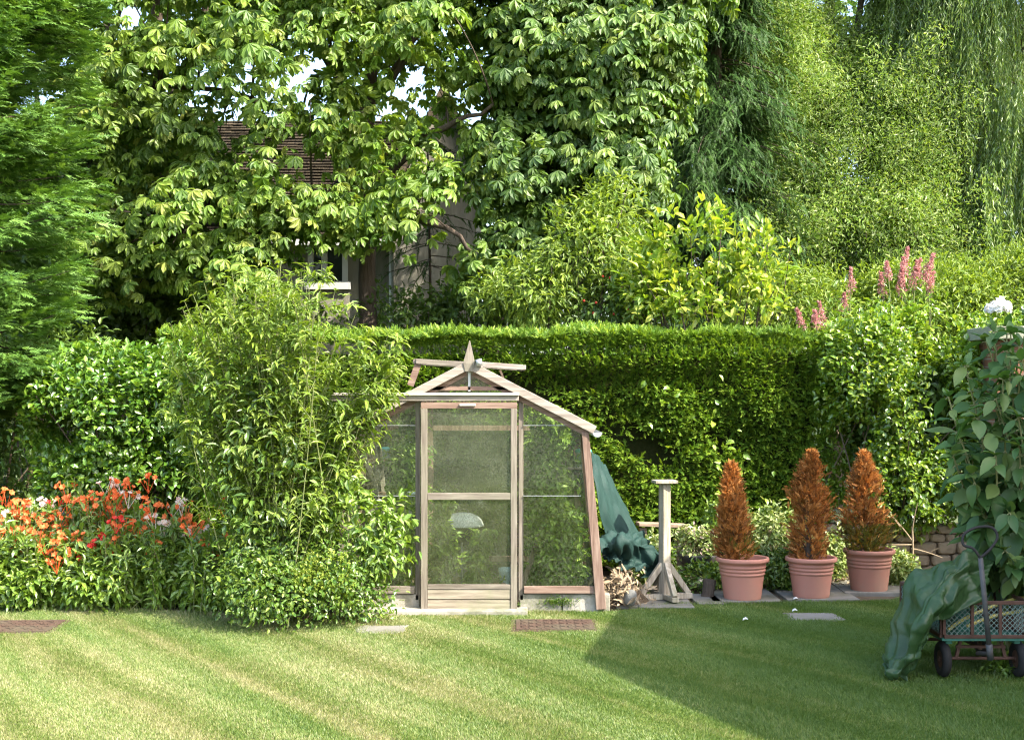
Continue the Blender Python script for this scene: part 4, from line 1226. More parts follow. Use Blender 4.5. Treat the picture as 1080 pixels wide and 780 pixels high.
bush('dark_shrub', 'shaded dark shrub under the cypress at the left edge', 'shrub', [blob(0, 480, 14.4, 60, 70, .5), blob(60, 400, 14.6, 70, 60, .5)],
     (x17(0, 14.4), 14.4, 0), 700, 8, LEAF, .09, 'maple', 12, .2, gap=-.4, stem_r=.015, seed=32)

# ------------------------------------------------------------------ the tall shrub left of the greenhouse
t = thing('tall_arching_shrub', 'tall leafy shrub with arching lance leaved stems covering the greenhouse side', 'shrub', (x17(300, 10.95), 10.95, 0))
mbs, mbl, mbt = MB(), MB(), MB()
ns = 88
bx = np.stack([rng.normal(x17(298, 10.95), .2, ns), rng.normal(10.9, .16, ns), np.zeros(ns)], -1)
tipx = np.where(rng.random(ns) < .78, rng.uniform(165, 338, ns), rng.uniform(338, 432, ns))
tops = np.interp(tipx, [165, 200, 250, 300, 350, 385, 425], [385, 318, 298, 292, 286, 318, 372])
tipy = np.where(rng.random(ns) < .3, tops - rng.uniform(0, 18, ns), tops + np.abs(rng.normal(0, 1, ns)) * 48)
tipY = rng.uniform(10.35, 11.5, ns)
tipY = np.where(tipx > 360, rng.uniform(10.5, 10.95, ns), tipY)
tipy = np.where(tipx > 338, np.minimum(tipy, 395), tipy)
tp = np.array([P(a, b, c_) for a, b, c_ in zip(tipx, tipy, tipY)])
c = bezier(bx, tp, .06, 16, .04)
mbs.tubes(c, np.linspace(1, .25, 16)[None] * rng.uniform(.005, .009, (ns, 1)), 5)
dirs = np.gradient(c, axis=1)
# side shoots
sel = rng.integers(4, 15, (ns, 15)); ii = np.repeat(np.arange(ns), 15); jj = sel.ravel()
A = c[ii, jj]; dd = unit(dirs[ii, jj])
L_ = rng.uniform(.12, .42, len(A))[:, None] * (1.25 - jj[:, None] / 18)
o_ = runit(len(A)); o_[:, 2] = np.abs(o_[:, 2]) * .5
B_ = A + unit(o_ + dd * .6) * L_
c2 = bezier(A, B_, .1, 7, .05)
okz = c2[:, :, 2].min(1) > .05
c2 = c2[okz]
mbs.tubes(c2, np.linspace(1, .4, 7)[None] * .003, 4)


def opposite(cv, per, size, out=.9, start=1):
    m = cv.shape[1]
    d = unit(np.gradient(cv, axis=1))
    pos = cv[:, start:].reshape(-1, 3); dv = d[:, start:].reshape(-1, 3)
    t_ = np.tile(np.linspace(0, 1, m - start), len(cv))
    for _ in range(per):
        s = unit(np.cross(dv, runit(len(pos))))
        for sg in (-1, 1):
            D = s * sg * out + dv * .55 + np.array([0, 0, -.25]) + runit(len(pos)) * .25
            put(mbl, LANCE if _ else LANCE2, pos + runit(len(pos)) * .012, D, np.array([0, -.1, 1.0]) + dv * .3 + runit(len(pos)) * .35, size * rng.uniform(.55, 1.2, len(pos)) * (1.1 - .35 * t_))


LANCE2 = leaf(.3, .06, .3, .35, .7, .75)
opposite(c, 1, .12, start=5)
opposite(c2[: int(len(c2) * .66)], 1, .1)
# drooping flower buds at the stem ends
top = c[:, -3:]
opposite(top, 2, .055, .7, 0)
mbs.build('stem', M['stem'], t, smooth=True)
mbl.build('foliage', M['buddleia'], t)
# leafy lower skirt of the shrub
tips, outs = in_blobs([blob(290, 490, 10.8, 75, 100, .5), blob(250, 440, 10.9, 70, 70, .45), blob(300, 430, 10.9, 40, 80, .4), blob(380, 565, 10.75, 36, 40, .3), blob(320, 585, 10.7, 75, 50, .4), blob(275, 560, 10.9, 36, 60, .35)], 400, .5)
k = nz(tips, 5, 41) > -.35
mb = MB(); foliage(mb, tips[k], outs[k], [LANCE2, LEAF], 11, .13, .085, .25, .7, .7, .5); mb.build('lower_foliage', M['ivy'], t)
# broad leaves reaching over the left pane
mb = MB(); tips, outs = in_blobs([blob(385, 560, 10.65, 45, 40, .2), blob(402, 585, 10.7, 34, 28, .18), blob(372, 520, 10.7, 36, 34, .2), blob(418, 545, 10.75, 22, 22, .1)], 150, .1)
foliage(mb, tips, outs, [LANCE2, LEAF], 6, .09, .085, .35, .5, .8, .5); mb.build('hanging_foliage', M['bedgreen'], t)

# low ground cover in front of it
t, tips, outs = bush('ground_ivy', 'low ivy like ground cover with pale edges at the foot of the tall shrub', 'plant',
     [blob(285, 622, 10.3, 45, 30, .3), blob(348, 612, 10.45, 40, 40, .3), blob(258, 612, 10.5, 34, 34, .3), blob(310, 595, 10.6, 40, 34, .25), blob(385, 632, 10.75, 28, 20, .2)],
     GP(310, 655), 700, 9, [WIDE, LEAF], .042, 'ivy', 26, .17, shell=.3, gap=-.3, droop=.1, upb=.7, stem_r=.004, seed=42)
mb = MB()
tips, outs = in_blobs([blob(345, 602, 10.3, 32, 20, .12), blob(325, 612, 10.25, 20, 14, .1)], 70, .6)
foliage(mb, tips, outs, TINY, 12, .05, .028, -.2, .9); mb.build('flower_head', M['chartreuse'], t)

# ------------------------------------------------------------------ flower bed
PET = leaf(.5, .08, .1, .45, .75, 1.0)


def lily_clump(px, Y, zt, wid, nfl, mats, label, tall=False):
    cx = x17(px, Y)
    t = thing('flowering_perennial', label, 'flower', (cx, Y, 0), 'orange flowers along the left bed')
    k = 70
    A = np.stack([rng.normal(cx, wid * .45, k), rng.normal(Y, .14, k), np.zeros(k)], -1)
    B_ = A + np.stack([rng.normal(0, wid * .35, k), rng.normal(-.06, .12, k), zt * rng.uniform(.35, .92, k)], -1)
    c = bezier(A, B_, .05, 8, .05)
    mb = MB(); mb.tubes(c, .0045, 4); mb.build('stem', M['stem'], t)
    mb = MB()
    pos = c[:, 1:].reshape(-1, 3); pos = np.repeat(pos, 4, 0) + runit(len(pos) * 4) * .03
    put(mb, LANCE2, pos, runit(len(pos)) + [0, -.15, .25], runit(len(pos)) * .5 + [0, -.1, 1], rng.uniform(.06, .13, len(pos)))
    tips, outs = in_blobs([(np.array([cx, Y - .05, zt * .3]), (wid * .9, .26, zt * .42))], 170, .5)
    tips = tips[tips[:, 2] > .03]; outs = outs[:len(tips)]
    foliage(mb, tips, outs, LEAF, 8, .09, .075, .15, .7, .7, .5)
    mb.build('foliage', M['bedgreen'], t)
    for i in range(nfl):
        # a loose umbel of trumpets
        c0 = np.array([cx + rng.normal(0, wid * .6), Y - .12 + rng.normal(0, .15), zt * rng.uniform(.56, 1.06)])
        mb = MB()
        for j in range(rng.integers(3, 7)):
            f0 = c0 + runit(1)[0] * [.08, .06, .035]
            ax = unit((f0 - c0) * 6 + runit(1)[0] * .5 + [0, -.5, .45])
            e1 = unit(np.cross(ax, [.3, .2, 1])); e2 = np.cross(ax, e1)
            an = np.arange(6) * PI / 3 + rng.random()
            D = ax * .75 + (np.cos(an)[:, None] * e1 + np.sin(an)[:, None] * e2) * .75
            put(mb, PET, np.repeat(f0[None], 6, 0), D, ax * .7 - D * .2 + .05 * runit(6), rng.uniform(.028, .043) * np.ones(6))
            mb.tubes([[c0 - [0, 0, .12], f0]], .0025, 3)
        mt = mats[rng.integers(0, len(mats))]
        mb.build('flower_head', M[mt], t)
    return t


O, Rr_, C_ = 'orange', 'red', 'cream'
lily_clump(-18, 11.9, .95, .26, 16, [O, O, O, C_], 'orange flowering clump cut by the left edge of the picture')
lily_clump(32, 12.05, .9, .25, 17, [O, O, O, C_], 'orange flowering clump second from the left edge')
lily_clump(38, 11.6, .68, .25, 17, [O, C_, O, O], 'low orange clump with one white head above the drain cover')
lily_clump(84, 11.9, .97, .26, 22, [O, O, O, Rr_], 'densest tall orange clump in the middle of the bed')
lily_clump(92, 11.55, .66, .24, 17, [Rr_, O, O], 'low scarlet red clump at the front of the bed')
lily_clump(134, 12.0, 1.0, .26, 20, [O, O, O, C_], 'tall orange clump with a tuft beside white heads right of the middle')
lily_clump(142, 11.6, .74, .24, 15, [O, Rr_, O], 'orange and red clump before the white flowered one')
lily_clump(184, 11.6, .86, .25, 15, [C_, O, C_, O], 'mostly white flowering clump near the right end of the bed')
lily_clump(228, 11.4, .74, .25, 7, [O, O], 'sparse orange clump at the right end of the bed by the tall shrub')
# spires and leafy weeds standing above the flowers
for px, py, Y, w_, lab in ((78, 500, 11.8, .07, 'leafy green spire rising highest above the orange flowers'), (52, 528, 11.7, .06, 'shorter leafy spire left of the tall one in the bed'), (137, 528, 11.9, .05, 'pale star topped stem above the orange flowers')):
    b = np.array([x17(px, Y), Y, 0.0])
    t = thing('leafy_spire', lab, 'plant', b)
    k = 4 if w_ > .05 else 1
    A = b + np.c_[rng.normal(0, .03, (k, 2)), np.zeros(k)]
    B_ = np.array([P(px + rng.normal(0, 7), py + abs(rng.normal(0, 12)) * (k > 1), Y) for _ in range(k)])
    c = bezier(A, B_, .02, 16, .02)
    mb = MB(); mb.tubes(c, .005, 4); mb.build('stem', M['stem'], t)
    mb = MB(); pos = np.repeat(c[:, 5:].reshape(-1, 3), 3, 0); n = len(pos)
    put(mb, LEAF, pos, runit(n) + [0, -.1, .2], runit(n) * .4 + [0, 0, 1], rng.uniform(.05, .1, n) if k > 1 else rng.uniform(.04, .09, n)); mb.build('foliage', M['bedgreen'], t)
# green front edging plants
for px, lab in ((25, 'low leafy edging plant at the left end of the bed front'), (95, 'low leafy edging plant under the scarlet flowers'), (160, 'dark speckled edging plant in the middle of the bed front'), (222, 'broad leaved edging plant between bed and tall shrub')):
    bush('edging_plant', lab, 'plant', [blob(px, 615, 11.3, 38, 24, .2), blob(px, 590, 11.45, 34, 26, .2)], GP(px, 640), 230, 8, LEAF if px != 160 else TINY, .075 if px != 160 else .045, 'bedgreen' if px not in (160,) else 'ivy', 12, .09, gap=-.6, stem_r=.004, stem_mat='stem', group='low green plants edging the flower bed', seed=px)
SKY, SUN, EXPO = .15, 2.8, 2.3
# ------------------------------------------------------------------ cloth
def crom(pts, n):
    pts = np.asarray(pts, float)
    k = len(pts)
    q = np.concatenate([2 * pts[:1] - pts[1:2], pts, 2 * pts[-1:] - pts[-2:-1]])
    u = np.linspace(0, k - 1 - 1e-6, n); i = u.astype(int); f = (u - i)[:, None]
    f = f.reshape((-1,) + (1,) * (pts.ndim - 1))
    a, b, c, d = q[i], q[i + 1], q[i + 2], q[i + 3]
    return .5 * (2 * b + (c - a) * f + (2 * a - 5 * b + 4 * c - d) * f ** 2 + (3 * b - a - 3 * c + d) * f ** 3)


def cloth(name, rows, mat, nu=70, nv=70, fold=.02, ffreq=16, seed=0, parent=None, crease=.012, th=.004, org=None, across=True):
    rows = np.asarray(rows, float)
    g = crom(rows, nu)
    g = crom(np.swapaxes(g, 0, 1), nv)          # nv x nu x 3
    du = np.gradient(g, axis=1); dv = np.gradient(g, axis=0)
    N = unit(np.cross(du, dv))
    uu, vv = np.meshgrid(np.linspace(0, 1, nu), np.linspace(0, 1, nv))
    r = np.random.default_rng(seed)
    w = vv if across else uu
    l = uu if across else vv
    ph = r.uniform(0, 6.28, 4)
    f = np.abs(np.sin(w * ffreq / 2 + 1.8 * np.sin(l * 3 + ph[0]) + ph[1])) - .6 + .5 * np.abs(np.sin(w * ffreq * .9 + 2.4 * np.sin(l * 4 + ph[2]) + ph[3]))
    gw = g + np.stack([nz(g, 5, seed + 7), nz(g, 5, seed + 8), nz(g, 5, seed + 9)], -1) * .06
    # crumpled cloth: flat facets meeting in sharp creases, mostly running down the drape
    tri = lambda x: np.abs((x % 2) - 1) * 2 - 1
    c = 0
    for kk in range(8):
        a_ = r.normal(0, .55 if kk < 5 else 1.2); fq = r.uniform(3, 6) * (1 + .45 * kk)
        ww_, ll_ = (vv, uu) if across else (uu, vv)
        wb = .35 * nz(gw, 4 + kk, seed + 20 + kk)
        c = c + tri(fq * (ww_ * math.cos(a_) + ll_ * math.sin(a_) * .9) + wb + r.uniform(0, 2)) / (1 + .55 * kk)
    g = g + N * (f[..., None] * fold - c[..., None] * crease)
    i = np.arange((nv - 1) * nu).reshape(nv - 1, nu)[:, :-1].ravel()
    mb = MB(); mb.add(g.reshape(-1, 3), np.stack([i, i + 1, i + nu + 1, i + nu], -1))
    return mb.build(name, mat, parent, smooth=True, solid=th, org=org)


# netting heaped and hung beside the greenhouse
t = thing('green_netting', 'dark green shade netting hung and heaped beside the greenhouse', 'netting', P(655, 600, 12.0) * [1, 1, 0])
rows = [[P(623, 476, 11.9), P(630, 482, 12.25), P(636, 492, 12.6)],
        [P(626, 500, 11.8), P(641, 510, 12.1), P(647, 515, 12.6)],
        [P(632, 535, 11.7), P(652, 535, 12.1), P(661, 540, 12.6)],
        [P(638, 565, 11.75), P(664, 562, 12.1), P(674, 562, 12.55)],
        [P(643, 588, 11.8), P(670, 582, 12.1), P(690, 588, 12.5)]]
cloth('hanging_sheet', rows, M['net'], 40, 40, .02, 14, 3, t)
rows = [[P(634, 566, 11.75), P(656, 561, 11.75), P(676, 566, 11.85), P(690, 578, 12.0)],
        [P(634, 578, 11.55), P(655, 571, 11.5), P(677, 575, 11.6), P(694, 588, 11.9)],
        [P(637, 588, 11.65), P(655, 588, 11.65), P(674, 592, 11.7), P(690, 600, 11.9)],
        [P(645, 594, 11.5), P(660, 598, 11.55), P(674, 604, 11.6), P(688, 608, 11.8)]]
cloth('heaped_sheet', rows, M['net'], 50, 50, .02, 20, 5, t, crease=.03)
# dry stalks heaped on the ground
b0 = P(652, 625, 11.6)
mb = MB()
mb.lathe((b0[0] - .02, 11.75, -.02), [(.34, 0), (.3, .06), (.2, .16), (.08, .24), (.001, .26)], 18)
o = mb.build('earth_mound', M['soil'], org=(b0[0], 11.75, 0))
tag(o, 'mound of earth under the dry stalks by the greenhouse corner', 'earth', kind='stuff')
for i in range(16):
    a = P(rng.uniform(634, 662), rng.uniform(588, 618), rng.uniform(11.5, 11.75)); b = P(rng.uniform(645, 672), rng.uniform(612, 640), rng.uniform(11.3, 11.5))
    mb = MB(); c = bezier(a, b, rng.uniform(-.1, .12), 7, .06); mb.tubes(c, np.array([[.008, .009, .01, .011, .01, .011, .012]]) * rng.uniform(.5, 1.15), 6, cap=True)
    tag(mb.build('dry_stalk', M['dry'], org=b), 'dry pale stalk in the heap between greenhouse and bird table', 'stalk', 'dry stalks heaped by the greenhouse')
mb = MB()
dl = P(650, 620, 11.45) + rng.normal(0, 1, (260, 3)) * [.13, .12, .07]; dl[:, 2] = np.abs(dl[:, 2] - .03) + .02
put(mb, LANCE, dl, runit(260), runit(260) + [0, 0, .6], rng.uniform(.05, .12, 260))
tag(mb.build('dead_leaves', M['dry'], org=P(650, 625, 11.5)), 'dry dead leaves over the heap of stalks', 'leaf litter', kind='stuff')


def rock(name, c, r, mat, label, cat, seed=0, group=None):
    import bmesh
    bm = bmesh.new(); bmesh.ops.create_icosphere(bm, subdivisions=3, radius=1)
    V = np.array([v.co[:] for v in bm.verts]); Fc = [[v.index for v in f.verts] for f in bm.faces]; bm.free()
    V = V * (1 + .16 * nz(V, 1.6, seed)[:, None] + .06 * nz(V, 4, seed + 1)[:, None])
    V = np.sign(V) * np.abs(V) ** .85 * np.array(r)
    mb = MB(); mb.add(V + np.array(c), Fc)
    return tag(mb.build(name, mat, smooth=False, org=np.array(c) * [1, 1, 0]), label, cat, group)


rock('grey_stone', P(665, 630, 11.35), (.055, .06, .07), M['stone_grey'], 'rounded grey stone at the end of the dry stalks', 'stone', 4)
lg = P(748, 628, 11.95) * [1, 1, 0]
mb = MB(); mb.tubes(crom([lg + [-.02, 0, -.01], lg + [-.005, .01, .08], lg + [.01, .02, .17]], 8), np.array([[.066, .06, .056, .055, .056, .058, .06, .058]]), 14, cap=True)
tag(mb.build('log_stub', M['bark'], org=lg, bevel=.004), 'small brown log stub standing left of the first pot', 'log')

# ------------------------------------------------------------------ paving
PG = 'paving slabs along the foot of the hedge'
sl = [((670, 727), (629, 642), 'grey slab under the feet of the bird table', 0), ((730, 758), (628, 638), 'small slab between the bird table and the first pot', .03), ((745, 816), (622, 636), 'slab under the first potted conifer', .0), ((819, 893), (618, 634), 'slab under the second potted conifer', .01), ((880, 955), (612, 628), 'raised slab under the third potted conifer at the right end', -.04), ((645, 668), (626, 641), 'narrow slab beside the greenhouse plinth', .02)]
for (xa, xb), (ya, yb), lab, rz in sl:
    Ya, Yb = F * H / (ya - HY), F * H / (yb - HY)
    Ym = (Ya + Yb) / 2
    slab('paving_slab', ((xa + xb) / 2 * Ym / F - 540 * Ym / F, Ym), (xb - xa) / 2 * Ym / F, (Ya - Yb) / 2, rz, M['slab'], lab, 'paving slab', .03 if xa == 880 else .02, PG, .06)

# ------------------------------------------------------------------ bird table post
bY = 11.75
bxx = x17(701, bY)
t = thing('bird_table_post', 'grey weathered bird table stand with braced cross feet and small top board', 'bird table', (bxx, bY, .02))
zt = P(0, 509, bY)[2]
mb = MB(); mb.box((bxx, bY, .02 + (zt - .02) / 2 + .02), (.078, .078, zt - .05), R(28)); mb.build('post', M['greywood'], t, bevel=.004)
mb = MB(); mb.box((bxx, bY, zt + .012), (.2, .17, .026), R(8)); mb.build('top_board', M['greywood'], t, bevel=.003)
for k in range(2):
    a = R(28) + k * PI / 2 + R(-12)
    d = np.array([math.cos(a), math.sin(a), 0]) * .23
    mb = MB(); c0 = np.array([bxx, bY, .048 + k * .004]); mb.beam(c0 - d * 1.1, c0 + d * 1.1, .065, .05 - k * .01, (0, 0, 1)); mb.build('foot', M['greywood'], t, bevel=.004)
    for s in (-1, 1):
        mb = MB(); mb.beam(c0 + s * d * .98 + [0, 0, .02], c0 + s * d * .12 + [0, 0, .29], .05, .045, (-d[1], d[0], 0)); mb.build('brace', M['greywood'], t, bevel=.004)
# plank bench and bowl behind it
t = thing('plank_bench', 'low old plank on posts at the foot of the hedge behind the bird table', 'bench', (x17(700, 13.1), 13.1, 0))
pz = P(0, 553, 13.1)[2]
mb = MB(); mb.beam((x17(672, 13.1), 13.08, pz + .01), (x17(724, 13.1), 13.14, pz - .015), .16, .035, (0, 0, 1)); mb.build('seat', M['plank'], t, bevel=.005)
for px in (678, 718):
    mb = MB(); mb.box((x17(px, 13.1), 13.11, (pz - .03) / 2), (.07, .1, pz - .03)); mb.build('leg', M['plank'], t, bevel=.004)
bw = P(737, 600, 12.75)
t = thing('planter_bowl', 'dark shallow planter bowl holding faded pink blossom below the hedge', 'planter', (bw[0], bw[1], 0))
mb = MB(); mb.lathe((bw[0], bw[1], bw[2]), [(.03, 0), (.1, .01), (.17, .06), (.2, .13), (.21, .15), (.195, .15), (.17, .08), (.001, .06)], 28); mb.build('bowl', M['blacksteel'], t, smooth=True)
mb = MB(); mb.lathe((bw[0], bw[1], 0), [(.1, 0), (.05, .03), (.035, .08), (.035, bw[2] + .005)], 18); mb.build('foot', M['blacksteel'], t, smooth=True)
t, tips, outs = bush('potted_plant', 'bushy plant with faded pink blossom growing in the dark planter bowl', 'plant', [(bw + [0, 0, .26], (.24, .2, .17))], bw + [0, 0, .1], 120, 9, LEAF, .05, 'silver', 20, .06, shell=.4, gap=-1, stem_r=.003, seed=50, base_w=.05)
mb = MB(); foliage(mb, tips[:70], outs[:70], TINY, 6, .05, .035, -.2, .6); mb.build('blossom', M['lilac'], t)

# ------------------------------------------------------------------ pots with dead conifers
PN = ['first', 'second', 'third']


def pot(px, pyb, Y, rim_px, ht, mat, label):
    k = Y / F
    c = np.array([x17(px, Y), Y, H - (pyb - HY) * k])
    rr = rim_px / 2 * k
    rb = rr * .68
    t = thing('plant_pot', label, 'plant pot', c, 'terracotta pots in a row')
    f = lambda z: rb + (rr * .9 - rb) * z / ht
    prof = [(.001, .0), (rb - .01, .0), (rb, .008)]
    for z in np.linspace(.03, ht * .58, 6): prof.append((f(z), z))
    z = ht * .6
    for i in range(3):
        prof += [(f(z), z), (f(z) + .007, z + .004), (f(z) + .008, z + .016), (f(z) + .003, z + .022), (f(z) + .002, z + .026)]
        z += .032
    prof += [(f(z), z + .002), (rr * .93, ht - .042), (rr - .003, ht - .036), (rr, ht - .03), (rr, ht - .008), (rr - .006, ht), (rr - .022, ht), (rr - .028, ht - .006), (rr * .85, ht - .05), (rr * .8, ht - .09)]
    mb = MB(); mb.lathe(c, prof, 64); o = mb.build('pot_body', mat, t, smooth=True)
    mb = MB(); mb.lathe(c, [(rr * .84, ht - .06), (rr * .5, ht - .045), (.001, ht - .035)], 32); mb.build('potting_soil', M['soil'], t, smooth=True)
    return c, rr, ht


def dead_conifer(px, top, Y, c, rr, ht, hw_px, label, green, cx_off=0, seed=0, low_green=False):
    k = Y / F
    base = c + [cx_off, 0, ht - .05]
    zt = H - (top - HY) * k
    hh = zt - base[2]
    W = hw_px * k
    t = thing('potted_conifer', label, 'conifer', base, 'browned conifers in terracotta pots')
    mb = MB(); tip = np.array([x17(px, Y), Y, zt]); mb.tubes([base, base * .5 + tip * .5, tip], np.array([[.022, .014, .003]]), 7); mb.build('trunk', M['bark'], t, smooth=True)
    n = 4200
    s = rng.random(n) ** .85
    prof = np.interp(s, [0, .12, .35, .6, .8, 1], [.62, .95, 1, .8, .5, .08]) * W
    a = rng.uniform(0, 2 * PI, n)
    r = prof * (.35 + .65 * rng.random(n) ** .5) * (1 + .26 * np.sin(2 * a + 5 * s + seed * 2.1) + .2 * np.sin(5 * a - 23 * s + seed)) * np.exp(rng.normal(0, .13, n))
    axis = base + (tip - base) * s[:, None]
    pos = axis + np.c_[r * np.cos(a), r * np.sin(a), np.zeros(n)]
    D = np.c_[np.cos(a), np.sin(a), np.zeros(n)] * .8 + [0, 0, .75] + runit(n) * .6
    N = np.c_[np.cos(a), np.sin(a), np.zeros(n)] + runit(n) * .6
    kp = nz(pos, 11, seed + 5) + rng.normal(0, .2, n) < .62
    pos, D, N, s, a = pos[kp], D[kp], N[kp], s[kp], a[kp]; n = len(pos)
    mb = MB(); qs = rng.choice(n, 160, replace=False); mb.tubes(bezier((base + (tip - base) * np.clip(s[qs] - .12, 0, 1)[:, None]), pos[qs], .05, 5, .05), np.array([[.004, .0035, .003, .002, .0012]]), 4); mb.build('twigs', M['bark'], t)
    gmask = (nz(pos, 7, seed) * .5 + rng.normal(0, .22, n) + (.75 if low_green else .25) * (s < .3) - .5 * (s > .45)) > green
    for nm, q, mt in (('dead_foliage', ~gmask, 'brown'), ('green_foliage', gmask, 'browngreen')):
        mb = MB()
        idx = rng.integers(0, 4, n)
        for i in range(4):
            qq = q & (idx == i)
            put(mb, FAT[i], pos[qq] - D[qq] * .02, D[qq], N[qq], rng.uniform(.035, .085, qq.sum()))
        mb.build(nm, M[mt], t)


c, rr, ht = pot(783, 632.5, 11.85, 56, .385, M['terracotta'], 'terracotta coloured pot nearest the bird table, holding the narrowest conifer')
dead_conifer(771, 490, 11.85, c, rr, ht, 18, 'narrow browned conifer with the brightest orange tip in the pot nearest the bird table', .55, -.07, 1)
c, rr, ht = pot(855.5, 630, 11.95, 54, .37, M['terracotta'], 'terracotta coloured pot in the middle of the row of three')
dead_conifer(856, 477, 11.95, c, rr, ht, 22.5, 'broad bushy orange brown conifer in the middle pot', .5, -.03, 2)
c, rr, ht = pot(916.5, 624.5, 12.3, 54, .405, M['terracotta_dull'], 'duller dusty terracotta pot on the raised slab at the right of the row')
dead_conifer(911, 478, 12.3, c, rr, ht, 23, 'browned conifer with green regrowth at its foot in the duller right hand pot', .38, -.03, 3, True)
mb = MB()
# low plants between and behind the pots
for px, py, Y, rx, ry, lab, mt in ((818, 570, 12.6, 34, 42, 'leafy bush with pale new leaves between the first and second pots', 'silver'), (872, 585, 12.9, 22, 30, 'small pale leaved bush between the second and third pots', 'silver'),
                                   (946, 600, 12.7, 18, 18, 'low pale green plant right of the third pot', 'silver'), (684, 600, 12.3, 24, 34, 'greyish leafy plant behind the bird table by the netting', 'silver'),
                                   (740, 612, 12.45, 42, 18, 'low dark ground plant under the planter bowl', 'ivy'), (825, 600, 12.45, 26, 22, 'low dark leaved plant at the foot of the slab between first and second pots', 'ivy'), (765, 560, 12.9, 26, 40, 'tall green plant behind the first pot', 'bedgreen')):
    b = np.array([x17(px, Y), Y, 0])
    bush('low_plant', lab, 'plant', [blob(px, py, Y, rx, ry, .2)], b, 230, 8, LEAF, .055, mt, 18, .08, shell=.35, gap=-.6, stem_r=.004, stem_mat='stem', seed=px, base_w=.07)
# scraps on the grass
for px, py, lab in ((786, 656, 'tiny white scrap on the shaded grass'), (839, 634, 'tiny white scrap by the foot of the middle pot'), (838, 646.5, 'tiny white scrap on the edge of the stepping stone')):
    g_ = GP(px, py)
    mb = MB(); V = np.array([[-.022, -.01, .02], [.0, -.02, .032], [.024, 0, .026], [.008, .018, .04], [-.015, .014, .03]]) + g_
    mb.add(V, [[0, 1, 2, 3, 4]]); tag(mb.build('paper_scrap', M['white_petal'], solid=.004, org=g_), lab, 'scrap')

# ------------------------------------------------------------------ rubble wall
t = thing('rubble_wall', 'low rubble stone retaining wall under the broadleaf hedge', 'wall', (x17(1000, 13.3), 13.3, 0))
mb = MB()
import bmesh
bm = bmesh.new(); bmesh.ops.create_icosphere(bm, subdivisions=2, radius=1)
IV = np.array([v.co[:] for v in bm.verts]); IF = [[v.index for v in f.verts] for f in bm.faces]; bm.free()
z = 0
for row in range(5):
    x = 2.6 + rng.uniform(0, .1)
    hgt_ = rng.uniform(.07, .14)
    while x < 5.2:
        w_ = rng.uniform(.11, .26)
        V = IV * (1 + .2 * nz(IV + x * 9 + row * 3, 1.6, 60)[:, None] + .07 * nz(IV + x * 5, 4, 61)[:, None])
        V = np.sign(V) * np.abs(V) ** .5 * [w_ / 2 * 1.0, .1, hgt_ / 2 * 1.02]
        mb.add(V + [x + w_ / 2, 13.25 + rng.uniform(-.02, .02), z + hgt_ / 2], IF)
        x += w_
    z += hgt_ * .97
mb.build('stonework', M['rubble'], t)
mb = MB(); mb.box((3.9, 13.42, z / 2), (2.7, .4, z - .03)); mb.build('backing', M['soil'], t)
# bare branched twig before it
b = P(962, 612, 12.75) * [1, 1, 0]
t = thing('bare_shrub', 'bare pale branched stem standing before the rubble wall', 'shrub', b)
mb = MB()
tp = P(962, 555, 12.75)
mb.tubes(bezier(b, tp, .02, 8, .03), np.linspace(1, .7, 8)[None] * .012, 6)
for a_, b_ in (((962, 570), (942, 545)), ((961, 578), (994, 588)), ((962, 562), (968, 530)), ((950, 556), (938, 540)), ((982, 582), (990, 578)), ((962, 574), (935, 574))):
    mb.tubes(bezier(P(*a_, 12.75), P(*b_, 12.7), .03, 7, .06), np.linspace(1, .4, 7)[None] * .008, 5)
mb.build('stem', M['dry'], t, smooth=True)
mb = MB()
dl = np.c_[rng.uniform(2.9, 5, 700), 12.85 + rng.normal(0, .16, 700), .02 + rng.random(700) * .05]
put(mb, LEAF, dl, runit(700) * [1, 1, .3], runit(700) * .6 + [0, 0, 1], rng.uniform(.03, .07, 700))
tag(mb.build('leaf_litter', M['dry'], org=(4, 12.8, 0)), 'dry leaf litter on the earth before the rubble wall', 'leaf litter', kind='stuff')

# ------------------------------------------------------------------ brick pier
pY = 12.6
px0, px1 = x17(1052, pY), x17(1052, pY) + .5
t = thing('brick_pier', 'brick gate pier with thick mossy stone cap at the right edge', 'pier', ((px0 + px1) / 2, pY + .25, 0))
zc = P(0, 358, pY)[2]
mb = MB(); mb.box(((px0 + px1) / 2, pY + .25, zc / 2), (.5, .5, zc))
o = mb.build('shaft', [M['brick'], M['brick_side']], t)
for p_ in o.data.polygons:
    if abs(p_.normal.x) > .5: p_.material_index = 1
mb = MB(); mb.box(((px0 + px1) / 2, pY + .25, zc + .062), (.5 + .24, .5 + .24, .12)); mb.build('cap_stone', M['capstone'], t, bevel=.008)
